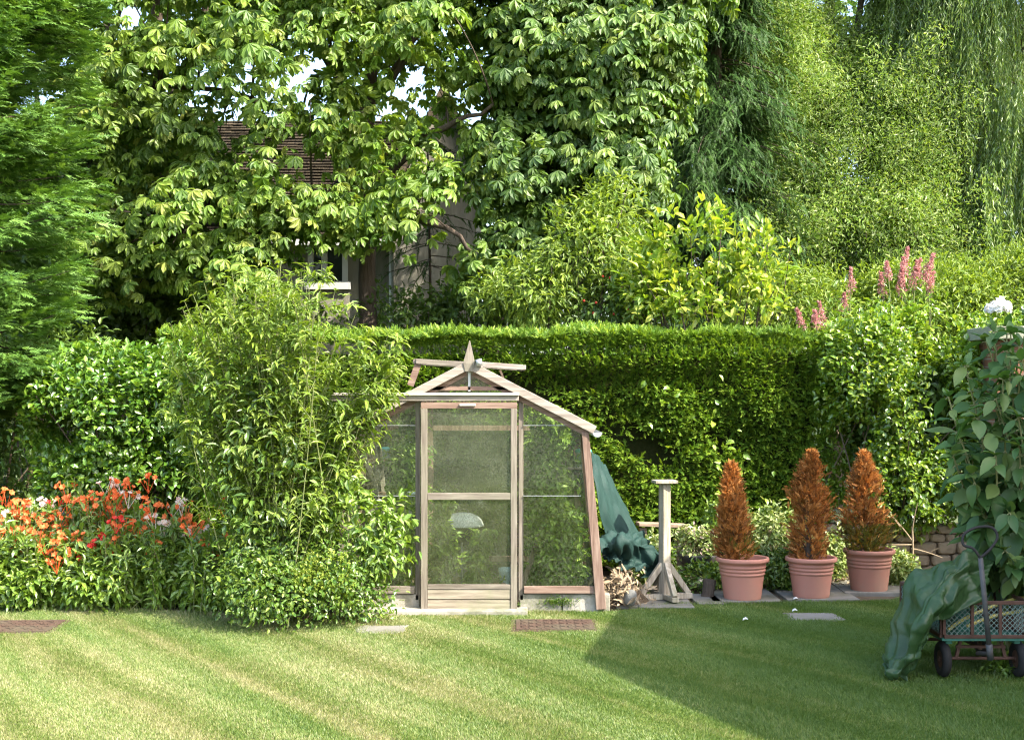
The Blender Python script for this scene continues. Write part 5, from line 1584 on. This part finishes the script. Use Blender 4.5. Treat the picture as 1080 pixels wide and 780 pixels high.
# white blooms beside the pier
wf = P(1053, 326, 12.4)
t = thing('white_rose', 'white full bloomed rose above the brick pier', 'flower', wf * [1, 1, 0] + [.3, 1.2, 0])
mb = MB(); mb.tubes(bezier(wf * [1, 1, 0] + [.3, 1.2, 0], wf, .15, 10, .02), .006, 5); mb.build('stem', M['stem'], t)
for off, r_ in (((.02, 0, 0), .085), ((-.07, .02, -.02), .055), ((.07, .03, -.01), .06)):
    mb = MB(); d = runit(90); d[:, 2] = np.abs(d[:, 2] + .2)
    tg = np.cross(d, runit(90)); put(mb, leaf(.95, .1, .35, .5, .8, 1), wf + np.array(off) + d * r_ * rng.uniform(.5, .95, (90, 1)) - unit(tg) * r_ * .3, tg + d * .35, d, r_ * rng.uniform(.5, .85, 90)); mb.build('bloom', M['white_petal'], t)
mb = MB(); q_ = wf + rng.normal(0, 1, (40, 3)) * [.1, .06, .05] - [0, 0, .12]; put(mb, LEAF, q_, runit(40), runit(40) + [0, 0, 1], rng.uniform(.05, .08, 40)); mb.build('foliage', M['privet'], t)

# ------------------------------------------------------------------ pink plumes above the hedge
for g_, (px, py, Y, n, lab) in enumerate(((893, 300, 14.0, 2, 'pair of pink plumes at the left above the broadleaf hedge'), (952, 292, 14.2, 7, 'dense clump of pink plumes above the broadleaf hedge'), (977, 300, 14.1, 4, 'pink plumes leaning right beside the dense clump'), (868, 332, 13.9, 3, 'short pink plumes lowest at the left edge of the broadleaf hedge'))):
    b = np.array([x17(px, Y), Y, 0])
    t = thing('pink_plume_flower', lab, 'flower', b, 'pink plumes above the hedge')
    for i in range(n):
        a = P(px + rng.normal(0, 6 + n), py + rng.normal(0, 8), Y + rng.normal(0, .1))
        st = b + [rng.normal(0, .06), rng.normal(0, .06), 0]
        c = bezier(st, a + [0, 0, .02], .02, 12, .02)
        mb = MB(); mb.tubes(c, .005, 4); mb.build('stem', M['stem'], t)
        ln = rng.uniform(.16, .32)
        s = rng.random(260); d = unit(c[0, -1] - c[0, -3]) + [rng.normal(.0, .12) + (.35 if 'leaning' in lab else 0), 0, 0]
        pos = a - d * .1 + d * ln * s[:, None] + runit(260) * (.05 * (1.05 - s))[:, None]
        mb = MB(); put(mb, TINY, pos, runit(260) + [0, 0, .6], runit(260), rng.uniform(.018, .036, 260)); mb.build('plume', M['pink'], t)
    mb = MB(); q_ = P(px, py + 30, Y) + rng.normal(0, 1, (90, 3)) * [.16, .1, .14]; put(mb, LANCE, q_, runit(90) + [0, 0, .5], runit(90) * .5 + [0, 0, 1], rng.uniform(.07, .13, 90)); mb.build('foliage', M['privet'], t)

# ------------------------------------------------------------------ large leaved shrub at the right
bb = np.array([3.62, 9.5, 0])
t = thing('large_leaved_shrub', 'shrub with big drooping felted leaves over the cart at the right edge', 'shrub', bb)
mbs, mbl = MB(), MB()
BIG = []
for w_, fo, dr in ((.52, .07, .25), (.6, .1, .4), (.46, .05, .15)):
    # broad ovate leaf with midrib, five stations
    y = np.array([0, .12, .3, .5, .7, .87, 1.0]); ww = np.array([.03, .6, .98, 1, .78, .42, 0]) * w_ / 2
    zc_ = -dr * y ** 2
    T = np.concatenate([np.c_[-ww, y, zc_ + fo * (ww / w_ * 2) + .02 * np.sin(y * 17)], np.c_[0 * y, y, zc_], np.c_[ww, y, zc_ + fo * (ww / w_ * 2) + .02 * np.sin(y * 15 + 1)]])
    k = 7
    TF = [[i, i + 1, k + i + 1, k + i][::-1] for i in range(k - 1)] + [[k + i, k + i + 1, 2 * k + i + 1, 2 * k + i][::-1] for i in range(k - 1)]
    BIG.append((T, TF))
ends = [(1048, 350, 9.2), (1066, 352, 9.0), (1078, 380, 8.8), (1058, 400, 8.8), (1074, 440, 8.7), (1060, 465, 8.7), (1030, 560, 8.9), (1070, 600, 8.65), (1060, 370, 9.0), (1075, 365, 9.1), (1050, 430, 8.9), (1068, 420, 9.0), (1090, 410, 9.0), (1042, 470, 9.0), (1062, 500, 8.8), (1080, 540, 8.8), (1050, 560, 8.9), (1100, 560, 8.8), (1020, 520, 9.1), (1100, 480, 8.9), (1000, 418, 9.1), (1018, 385, 9.2), (1040, 360, 9.2), (1062, 345, 9.3), (1085, 335, 9.4), (1010, 455, 8.9), (1030, 440, 8.8), (1050, 420, 8.8), (1075, 400, 8.9), (1005, 480, 8.8), (1025, 500, 8.7), (1050, 480, 8.6), (1075, 470, 8.6), (1035, 540, 8.75), (1065, 540, 8.6), (1090, 520, 8.7), (1090, 440, 9.0), (1110, 390, 9.3), (1120, 470, 9.2), (1060, 580, 8.7), (1085, 590, 8.6), (1140, 430, 9.5), (1130, 350, 9.6), (1055, 385, 9.5), (1030, 410, 9.5), (1045, 510, 9.4), (1080, 500, 9.5), (1020, 470, 9.4), (1070, 440, 9.6)]
for (px, py, Y) in ends:
    tp = P(px, py, Y)
    b1 = bb + [rng.normal(.05, .1), rng.normal(0, .08), 0]
    c = bezier(b1, tp, .12, 18, .04)
    mbs.tubes(c, np.linspace(1, .45, 18)[None] * .012, 6)
    d = unit(np.gradient(c[0], axis=0))
    for j in range(5, 18):
        for sg in (-1, 1):
            a = rng.uniform(0, PI)
            sd = unit(np.cross(d[j], [math.cos(a), math.sin(a), .3])) * sg
            D = sd * .8 + d[j] * .3 + [0, -.12, -.5] + runit(1)[0] * .45
            mbs.tubes([c[0, j], c[0, j] + unit(D) * .03], .004, 4)
            i = rng.integers(0, 3)
            put(mbl, BIG[i], (c[0, j] + unit(D) * .025)[None], D[None], (np.array([0, -.35, 1.0]) + runit(1)[0] * .55)[None], np.array([rng.uniform(.11, .29) * (1.15 - .03 * j)]) * np.array([[rng.uniform(.8, 1.15), 1, rng.uniform(.6, 1.8)]]))
    for _ in range(3):
        D = d[-1] + runit(1)[0] * .7 + [0, 0, -.1]
        put(mbl, BIG[_], tp[None], D[None], (np.array([0, -.2, 1]) + runit(1)[0] * .3)[None], np.array([rng.uniform(.07, .13)]))
mbs.build('stem', M['stalk'], t, smooth=True)
mbl.build('foliage', M['bigleaf'], t, smooth=True)

# ------------------------------------------------------------------ garden cart
zb_shift = .04
cx0, cx1, cy0, cy1 = x17(995, 8.5), x17(995, 8.5) + .56, 8.52, 9.42
zb, zs = .275, .5
cm = (cx0 + cx1) / 2
t = thing('garden_cart', 'rusty mesh sided garden cart on four black tyres with pull handle', 'cart', (cm, (cy0 + cy1) / 2, 0))


def bar(mb, a, b, w=.022): mb.beam(a, b, w, w, (0, -1, 0) if abs(b[1] - a[1]) < .1 * np.linalg.norm(np.array(b) - a) + 1e-6 else (0, 0, 1)); return mb


mb = MB()
mb.box((cm, (cy0 + cy1) / 2, zb - .012), (cx1 - cx0, cy1 - cy0, .018))
for x in (cx0 + .06, cx1 - .06): mb.box((x, (cy0 + cy1) / 2, zb - .035), (.04, cy1 - cy0 - .1, .028))
mb.build('bed', M['cartgreen'], t, bevel=.003)


def cart_panel(p, q, label, nseg):
    """one mesh side from p to q"""
    p, q = np.array(p), np.array(q)
    mb = MB(); z0, z1 = zb + .008, zs
    e = np.array([0, 0, 1.0])
    bar(mb, p + e * z0, q + e * z0); bar(mb, p + e * z1, q + e * z1)
    for f in np.linspace(0, 1, nseg + 1):
        x = p + (q - p) * f
        mb.beam(x + e * (z0 + .012), x + e * (z1 - .012), .02, .02, (0, -1, 0) if abs(q[0] - p[0]) > .1 else (1, 0, 0))
    o = mb.build('side_panel', M['rust'], t, bevel=.002)
    mb = MB(); L_ = np.linalg.norm(q - p); d = (q - p) / L_; hgt_ = z1 - z0
    step = .034
    for k in range(int((L_ + hgt_) / step) + 1):
        s0 = k * step
        for sg in (1, -1):
            a0, a1 = max(0, s0 - hgt_), min(L_, s0)
            if a1 - a0 < .004: continue
            za, zb_ = (s0 - a0), (s0 - a1)
            u0, u1 = (a0, a1) if sg > 0 else (L_ - a0, L_ - a1)
            mb.tubes([p + d * u0 + e * (z0 + min(za, hgt_)), p + d * u1 + e * (z0 + min(zb_, hgt_))], .0022, 4)
    mb.build('mesh', M['wire'], o)


cart_panel((cx0 + .01, cy0, 0), (cx1 - .01, cy0, 0), 'front', 3)
cart_panel((cx0, cy0 + .02, 0), (cx0, cy1, 0), 'left', 3)
cart_panel((cx1, cy0 + .02, 0), (cx1, cy1, 0), 'right', 3)
cart_panel((cx0 + .01, cy1, 0), (cx1 - .01, cy1, 0), 'back', 2)
# undercarriage
mb = MB()
for yy in (cy0 + .1, cy1 - .14):
    mb.tubes([[cx0 + .02, yy, .125], [cx1 - .02, yy, .125]], .011, 8)
    for x in (cx0 + .12, cx1 - .12): bar(mb, (x, yy, .125), (x + (.03 if x < cm else -.03), yy, zb - .03), .02)
    bar(mb, (cx0 + .12, yy, .2), (cx1 - .12, yy, .2), .018)
mb.beam((cm, cy0 + .1, .19), (cm, cy1 - .14, .19), .02, .02, (0, 0, 1))
mb.build('axle', M['rust'], t)
for x in (cx0 + .035, cx1 - .035):
    for yy in (cy0 + .1, cy1 - .14):
        mb = MB()
        th = np.linspace(0, 2 * PI, 13)
        prof = [(.085 + .034 * math.cos(a), .03 * math.sin(a)) for a in th]
        ang = np.arange(36) * 2 * PI / 36
        V = np.array([[[x + h_, yy + r_ * math.cos(a), .121 + r_ * math.sin(a)] for a in ang] for r_, h_ in prof]).reshape(-1, 3)
        i = np.arange(12)[:, None] * 36; j = np.arange(36)[None]
        mb.add(V, np.stack([i + j, i + (j + 1) % 36, i + 36 + (j + 1) % 36, i + 36 + j], -1).reshape(-1, 4))
        w_ = mb.build('wheel', M['rubber'], t, smooth=True)
        mb = MB(); mb.tubes([[x - .02, yy, .121], [x + .02, yy, .121]], .056, 24, cap=True); mb.tubes([[x - .03, yy, .121], [x + .03, yy, .121]], .02, 12, cap=True); mb.build('rim', M['rust'], w_)
# pull handle
hp = np.array([x17(1044, 8.38), 8.38, .2]); ht_ = P(1034, 588, 8.3)
mb = MB(); mb.tubes([hp, ht_], .016, 12, cap=True); mb.tubes([hp - (ht_ - hp) * .06, hp + (ht_ - hp) * .1], .021, 12, cap=True)
mb.tubes([hp, [hp[0], 8.6, .16]], .014, 8)
h_ = mb.build('handle', M['blacksteel'], t, smooth=True)
g0 = [P(1034, 588, 8.3), P(1026, 578, 8.3), P(1016, 574, 8.32), P(1017, 563, 8.34), P(1030, 556, 8.36), P(1046, 556, 8.36), P(1052, 566, 8.34), P(1045, 578, 8.32), P(1034, 588, 8.3)]
mb = MB(); mb.tubes(crom(g0, 40), .009, 8); mb.build('grip', M['rubber'], h_, smooth=True)
# yellow hose lying in the cart
a = [P(1000, 664, 8.62), P(1012, 655, 8.65), P(1030, 646, 8.7), P(1055, 636, 8.75), P(1080, 630, 8.8), P(1092, 638, 8.85), P(1075, 644, 8.8), P(1045, 650, 8.72), P(1020, 660, 8.68)]
a = np.array(a); a[:, 2] = np.maximum(a[:, 2], zb + .03)
mb = MB(); mb.tubes(crom(a, 60), .012, 8)
tag(mb.build('garden_hose', M['hose'], org=a[0], smooth=True), 'yellow hose coiled in the mesh sided cart', 'hose')
for k, (px, py, Y, sz, mt, lab) in enumerate(((1015, 645, 8.85, (.14, .2, .12), 'cartgreen', 'faded green crate standing in the cart under the tarpaulin'), (1062, 650, 8.95, (.2, .3, .1), 'rust', 'dark rusty box at the back of the cart'))):
    c_ = np.array([x17(px, Y), Y, zb])
    t2 = thing('crate', lab, 'crate', c_)
    mb = MB(); w_, d_, h2 = sz
    for s in (-1, 1):
        mb.box(c_ + [s * w_ / 2, 0, h2 / 2], (.012, d_, h2)); mb.box(c_ + [0, s * d_ / 2, h2 / 2], (w_ - .014, .012, h2))
    mb.build('side', M[mt], t2, bevel=.002)
    mb = MB(); mb.box(c_ + [0, 0, .006], (w_ - .016, d_ - .016, .01)); mb.build('base', M[mt], t2)
# green tarpaulin hung over the cart
rows = [[P(1062, 610, 9.1), P(1054, 598, 8.95), P(1043, 600, 8.7), P(1040, 632, 8.58)],
        [P(1045, 604, 9.2), P(1035, 590, 8.9), P(1022, 596, 8.62), P(1020, 640, 8.47)],
        [P(1020, 606, 9.2), P(1010, 597, 8.85), P(1000, 606, 8.55), P(1000, 652, 8.45)],
        [P(990, 610, 9.1), P(980, 607, 8.8), P(984, 625, 8.46), P(986, 655, 8.42)],
        [P(968, 622, 9.0), P(958, 627, 8.75), P(972, 655, 8.4), P(980, 672, 8.38)],
        [P(954, 650, 8.95), P(948, 668, 8.7), P(962, 688, 8.42), P(972, 684, 8.4)],
        [P(944, 676, 8.9), P(938, 695, 8.66), P(948, 706, 8.45), P(962, 700, 8.45)],
        [P(940, 690, 8.85), P(934, 706, 8.6), P(941, 715, 8.5), P(955, 712, 8.5)]]
rows = np.array(rows); rows[..., 2] = np.maximum(rows[..., 2], .02)
o = cloth('tarpaulin', rows, M['tarp'], 170, 120, .03, 15, 9, None, .03, .003, org=P(970, 700, 8.7) * [1, 1, 0])
tag(o, 'crumpled green tarpaulin hanging off the cart onto the grass', 'tarpaulin')
bush('low_plant', 'small weed growing in the grass under the cart', 'plant', [(np.array([x17(1062, 8.75), 8.75, .05]), (.12, .1, .05))], (x17(1062, 8.75), 8.75, 0), 50, 6, LEAF, .045, 'bedgreen', 6, .05, shell=.2, gap=-2, stem_r=.003, seed=77, base_w=.02)

# ------------------------------------------------------------------ inside the greenhouse
GG = 'tomato plants inside the greenhouse'


def tomato(x, Y, h, label, spread=.2, n=110):
    t = thing('tomato_plant', label, 'plant', (x, Y, .02), GG)
    k = 14
    A = np.array([[x, Y, .02]]); B = np.array([[x + rng.normal(0, .05), Y + rng.normal(0, .04), h]])
    c = bezier(A, B, 0, 18, .03)
    mb = MB(); mb.tubes(c, .007, 6)
    j = rng.integers(2, 18, n)
    e = unit(runit(n) * [1, 1, .35]) * rng.uniform(.08, 1, (n, 1)) * spread + [0, 0, -.02]
    c2 = bezier(c[0, j], c[0, j] + e, .25, 6, .05); mb.tubes(c2, .0025, 4); mb.build('stem', M['stem'], t)
    mb = MB(); pos = np.repeat(c2[:, 2:].reshape(-1, 3), 4, 0) + runit(n * 16) * .03; m_ = len(pos)
    put(mb, LEAF, pos, runit(m_) + [0, 0, -.3], runit(m_) * .5 + [0, -.3, 1], rng.uniform(.04, .095, m_)); mb.build('foliage', M['tomato'], t)


tomato(.22, 11.7, 1.6, 'tall tomato vine nearest the right hand door post behind the glass', .2, 120)
tomato(.32, 11.42, 1.65, 'tallest tomato vine behind the right front pane', .22, 140)
tomato(.42, 12.0, 1.4, 'bushy tomato vine at the right side of the greenhouse', .24, 140)
tomato(.47, 11.45, .8, 'short tomato plant in the lower right corner of the greenhouse', .2, 110)
tomato(.36, 12.6, 1.5, 'tomato vine at the back right of the greenhouse', .24, 130)
tomato(-.98, 11.5, 1.35, 'tomato vine inside left of the door', .22, 120)
tomato(-.62, 11.5, .95, 'half grown tomato plant just inside the door glass at left', .17, 90)
tomato(-.9, 12.3, 1.75, 'tall tomato vine at the back left of the greenhouse', .24, 130)
tomato(-1.12, 11.5, .75, 'low tomato plant by the yellow sack', .2, 80)
tomato(-.35, 11.75, .62, 'small pale tomato plant behind the lower door pane', .15, 70)
# slatted wooden trestle
def trestle(x, Y, label):
    t = thing('step_ladder', label, 'step ladder', (x, Y, .02))
    mb = MB()
    for s in (-1, 1):
        pass
    for nm, pts in (('leg', ((377, 473), (423, 424))), ('leg', ((373, 450), (396, 512))), ('leg', ((396, 512), (403, 570)))):
        mb = MB(); a, b = P(*pts[0], Y), P(*pts[1], Y); mb.beam(a, b, .04, .03); mb.build(nm, M['cedar_pale'], t, bevel=.003)
    a = P(400, 575, Y)
    for px in (385, 415):
        mb = MB(); mb.beam((x17(px, Y + .1), Y + .1, .02), P(400, 470, Y + .1), .04, .03); mb.build('leg', M['cedar_pale'], t, bevel=.003)
    for py in (485, 520, 555):
        mb = MB(); mb.beam(P(388, py, Y + .06), P(412, py, Y + .06), .03, .09); mb.build('step', M['cedar_redx'], t, bevel=.003)


trestle(x17(400, 11.85), 11.85, 'old wooden step ladder leaning inside the greenhouse left of the door')
bt = MB(); bt.beam(P(545, 640, 11.5) * [1, 1, 0] + [0, 0, .03], P(600, 470, 11.9), .045, .03)
tag(bt.build('leaning_batten', M['cedar_red'], org=P(545, 640, 11.5) * [1, 1, 0], bevel=.003), 'reddish timber batten leaning behind the right front pane', 'batten')
# back shelf with tubs
shx0, shx1, shY = -1.28, -.86, 12.6
shz = P(0, 487, shY)[2]
t = thing('shelf_stand', 'wooden shelf stand inside the greenhouse at the left carrying plastic tubs', 'shelf', ((shx0 + shx1) / 2, shY, .02))
mb = MB(); mb.box(((shx0 + shx1) / 2, shY, shz - .012), (shx1 - shx0 + .12, .3, .022)); mb.build('board', M['cedar_redx'], t, bevel=.003)
for x in (shx0, shx1):
    for d_ in (-.12, .12):
        mb = MB(); mb.box((x, shY + d_, (shz - .024) / 2 + .01), (.035, .035, shz - .046)); mb.build('leg', M['cedar_z'], t, bevel=.003)


def tub(x, Y, z, r, h, mat, lab, lid=None):
    t = thing('plastic_tub', lab, 'tub', (x, Y, z))
    mb = MB(); mb.lathe((x, Y, z), [(.001, 0), (r * .8, 0), (r * .82, .004), (r * .97, h * .85), (r * 1.04, h * .87), (r * 1.05, h), (r * .98, h), (r * .78, .02), (.001, .018)], 28); mb.build('body', M[mat], t, smooth=True)
    if lid:
        mb = MB(); mb.lathe((x, Y, z + h), [(r * 1.07, -.01), (r * 1.08, .008), (r * .9, .02), (.001, .022)], 28); mb.build('lid', M[lid], t, smooth=True)


tub(-1.2, 12.6, shz, .085, .12, 'paleplastic', 'pale blue tub with turquoise lid on the greenhouse shelf', 'turquoise')
tub(-1.0, 12.58, shz, .1, .2, 'white_paint', 'tall white tub on the greenhouse shelf', None)
t = thing('wall_shelf', 'small slatted shelf on a post at the right inside of the greenhouse', 'shelf', (x17(612, 12), 12.0, .02))
z2 = P(0, 493, 12)[2]
mb = MB(); mb.box((x17(608, 12), 12.0, z2), (.3, .2, .02)); mb.build('board', M['cedar_pale'], t, bevel=.003)
mb = MB(); mb.box((x17(608, 12), 12.0, z2 / 2), (.04, .04, z2 - .03)); mb.build('post', M['cedar_red'], t, bevel=.003)
tub(x17(615, 12), 12.0, z2 + .011, .07, .14, 'paleplastic', 'pale tub with green lid on the right hand greenhouse shelf', 'turquoise')
tub(x17(592, 12), 11.98, z2 + .011, .055, .08, 'white_paint', 'small white tub on the right hand greenhouse shelf')
# kettle barbecue
kc = P(488, 560, 12.3)
t = thing('kettle_barbecue', 'grey domed kettle barbecue stored inside the greenhouse behind the door', 'barbecue', (kc[0], kc[1], .02))
zz = P(0, 553, 12.3)[2]; r_ = .19
mb = MB(); mb.lathe((kc[0], kc[1], zz), [(r_ + .005, -.01), (r_ + .005, .005)] + [(r_ * math.cos(a), .11 * math.sin(a) + .005) for a in np.linspace(.05, 1.57, 9)], 40); l_ = mb.build('lid', M['kettle'], t, smooth=True)
mb = MB(); mb.tubes(crom([[kc[0] - .05, kc[1], zz + .11], [kc[0] - .04, kc[1], zz + .14], [kc[0] + .04, kc[1], zz + .14], [kc[0] + .05, kc[1], zz + .11]], 12), .008, 8); mb.build('handle', M['black'], l_, smooth=True)
mb = MB(); mb.lathe((kc[0], kc[1], zz - .015), [(r_, 0)] + [(r_ * math.cos(a), -.17 * math.sin(a)) for a in np.linspace(.1, 1.56, 9)], 40); mb.build('bowl', M['black'], t, smooth=True)
for a in (.5, 2.6, 4.7):
    mb = MB(); mb.tubes([[kc[0] + .1 * math.cos(a), kc[1] + .1 * math.sin(a), zz - .13], [kc[0] + .19 * math.cos(a), kc[1] + .19 * math.sin(a), .02]], .009, 8, cap=True); mb.build('leg', M['gutter'], t)
# small pot, sack, bucket
p_ = P(525, 622, 11.75)
pz_ = .02
t = thing('flower_pot', 'small orange flower pot with seedling behind the lower door glass', 'flower pot', (p_[0], p_[1], pz_))
mb = MB(); mb.lathe((p_[0], p_[1], pz_), [(.001, 0), (.045, 0), (.062, .1), (.07, .1), (.072, .14), (.064, .14), (.056, .08), (.001, .08)], 24); mb.build('pot_body', M['terracotta'], t, smooth=True)
mb = MB(); q_ = p_ * [1, 1, 0] + [0, 0, .19] + rng.normal(0, 1, (30, 3)) * [.03, .03, .03]; put(mb, LEAF, q_, runit(30) + [0, 0, .5], runit(30) + [0, 0, 1], rng.uniform(.03, .05, 30)); mb.build('seedling', M['tomato'], t)
tub(x17(473, 11.6), 11.6, .02, .05, .1, 'paleplastic', 'small pale tub at the left foot of the door glass')
tub(x17(533, 11.9), 11.9, .02, .06, .26, 'paleplastic', 'tall pale canister at the right foot of the door glass')
yb = P(416, 618, 11.5) * [1, 1, 0]
rows = [[yb + [-.12, .0, .02], yb + [-.05, -.06, .02], yb + [.05, -.06, .02], yb + [.12, 0, .02]], [yb + [-.12, .02, .12], yb + [-.04, -.08, .12], yb + [.05, -.07, .1], yb + [.11, .02, .08]],
        [yb + [-.12, .04, .24], yb + [-.06, -.02, .24], yb + [.0, -.02, .2], yb + [.05, .04, .17]], [yb + [-.11, .06, .31], yb + [-.08, .04, .31], yb + [-.03, .04, .28], yb + [-.0, .06, .25]]]
tag(cloth('yellow_sack', rows, M['yellowbag'], 24, 24, .012, 9, 2, None, .02, .006, org=yb), 'crumpled yellow plastic sack on the greenhouse floor left of the door', 'sack')
gcan = P(425, 530, 11.55)
t = thing('seed_tray_stand', 'white tray on a thin stand inside the left greenhouse pane', 'tray', (gcan[0], 11.6, .02))
zt_ = P(0, 519, 11.6)[2]
mb = MB(); mb.box((gcan[0], 11.6, zt_), (.22, .2, .02)); mb.build('tray', M['paleplastic'], t, bevel=.004)
mb = MB(); mb.box((gcan[0] + .06, 11.6, zt_ / 2), (.03, .03, zt_ - .03)); mb.build('post', M['white_paint'], t)

# ------------------------------------------------------------------ outbuilding beyond the right edge: its roof throws the shade on the lawn
EL, AZ = R(44), R(33)
Ha = 7.0
cs, sn = math.cos(AZ) / math.tan(EL), math.sin(AZ) / math.tan(EL)
# verge slope and wall direction that put the roof's shadow where the lawn shows it
q1, q2 = .41 / 2.07, .81 / 1.98
sg_ = (q1 + q2) / (2 * cs + (q1 - q2) * sn)
kx = q1 * (1 - sn * sg_) - cs * sg_
a0 = np.array([.47 + Ha * cs, 9.13 - Ha * sn])


def gp(tv, h, dx=0): return [a0[0] + kx * tv + dx, a0[1] + tv + kx * -dx * -1 * 0, h]


t = thing('brick_outbuilding', 'brick outbuilding with slate roof standing beyond the right edge', 'building', (a0[0] + 2, a0[1], 0))
tl, tr_ = -6.0, 4.5
mb = MB()
V = []
for dx in (.12, 5.0):
    for tv, h in ((tl + .1, 0), (tr_ - .1, 0), (tr_ - .1, Ha - sg_ * tr_ - .12), (0, Ha - .12), (tl + .1, Ha + sg_ * tl - .12)): V.append(gp(tv, h, dx))
mb.add(V, [[0, 1, 2, 3, 4], [9, 8, 7, 6, 5]] + [[i, 5 + i, 5 + (i + 1) % 5, (i + 1) % 5] for i in range(5)])
o = mb.build('wall', [M['brick'], M['brick_side']], t)
for p_ in o.data.polygons:
    if abs(p_.normal.x) > .5: p_.material_index = 1
mb = MB()
for s, te in ((-1, tl), (1, tr_)):
    V = []
    for dz in (0, -.1):
        for dx in (0, 5.1):
            for tv in (0, te): V.append(gp(tv, Ha - sg_ * abs(tv) + dz, dx))
    mb.add(V, [[0, 1, 3, 2], [4, 6, 7, 5], [0, 2, 6, 4], [1, 5, 7, 3], [0, 4, 5, 1], [2, 3, 7, 6]])
mb.build('roof', M['slate'], t)

# ------------------------------------------------------------------ light, air, camera
w = bpy.data.worlds.new('World'); scene.world = w; w.use_nodes = True
nt = w.node_tree
bg = nt.nodes['Background']
sky = nt.nodes.new('ShaderNodeTexSky'); sky.sky_type = 'NISHITA'; sky.sun_disc = False
sky.sun_elevation = EL; sky.sun_rotation = PI / 2 + AZ
sky.air_density = 1.0; sky.dust_density = 3.0; sky.ozone_density = 1.0
nt.links.new(sky.outputs[0], bg.inputs[0]); bg.inputs[1].default_value = SKY
from mathutils import Vector
sl_ = bpy.data.lights.new('sun', 'SUN'); sl_.energy = SUN; sl_.angle = R(.3); sl_.color = (1, .93, .8)
so = bpy.data.objects.new('sun', sl_); COL.objects.link(so)
toward = Vector((math.cos(AZ) * math.cos(EL), -math.sin(AZ) * math.cos(EL), math.sin(EL)))
so.rotation_euler = toward.to_track_quat('Z', 'Y').to_euler(); so.location = (20, -5, 25)
cam = bpy.data.cameras.new('camera'); co = bpy.data.objects.new('camera', cam); COL.objects.link(co)
cam.lens = 36 * F / 1080; cam.sensor_width = 36; cam.sensor_fit = 'HORIZONTAL'
cam.shift_y = (HY - 390) / 1080; cam.clip_start = .1; cam.clip_end = 2000
co.location = (0, 0, H); co.rotation_euler = (PI / 2, 0, 0)
scene.camera = co
vs = scene.view_settings
vs.view_transform = 'Standard'; vs.look = 'None'; vs.gamma = 1; vs.exposure = EXPO; vs.use_curve_mapping = False
cy = scene.cycles
cy.max_bounces = 8; cy.diffuse_bounces = 4; cy.glossy_bounces = 2; cy.transmission_bounces = 4; cy.transparent_max_bounces = 24
cy.caustics_reflective = False; cy.caustics_refractive = False
cy.use_denoising = True; cy.denoising_prefilter = 'NONE'; cy.filter_width = 1.2
scene.render.use_persistent_data = False
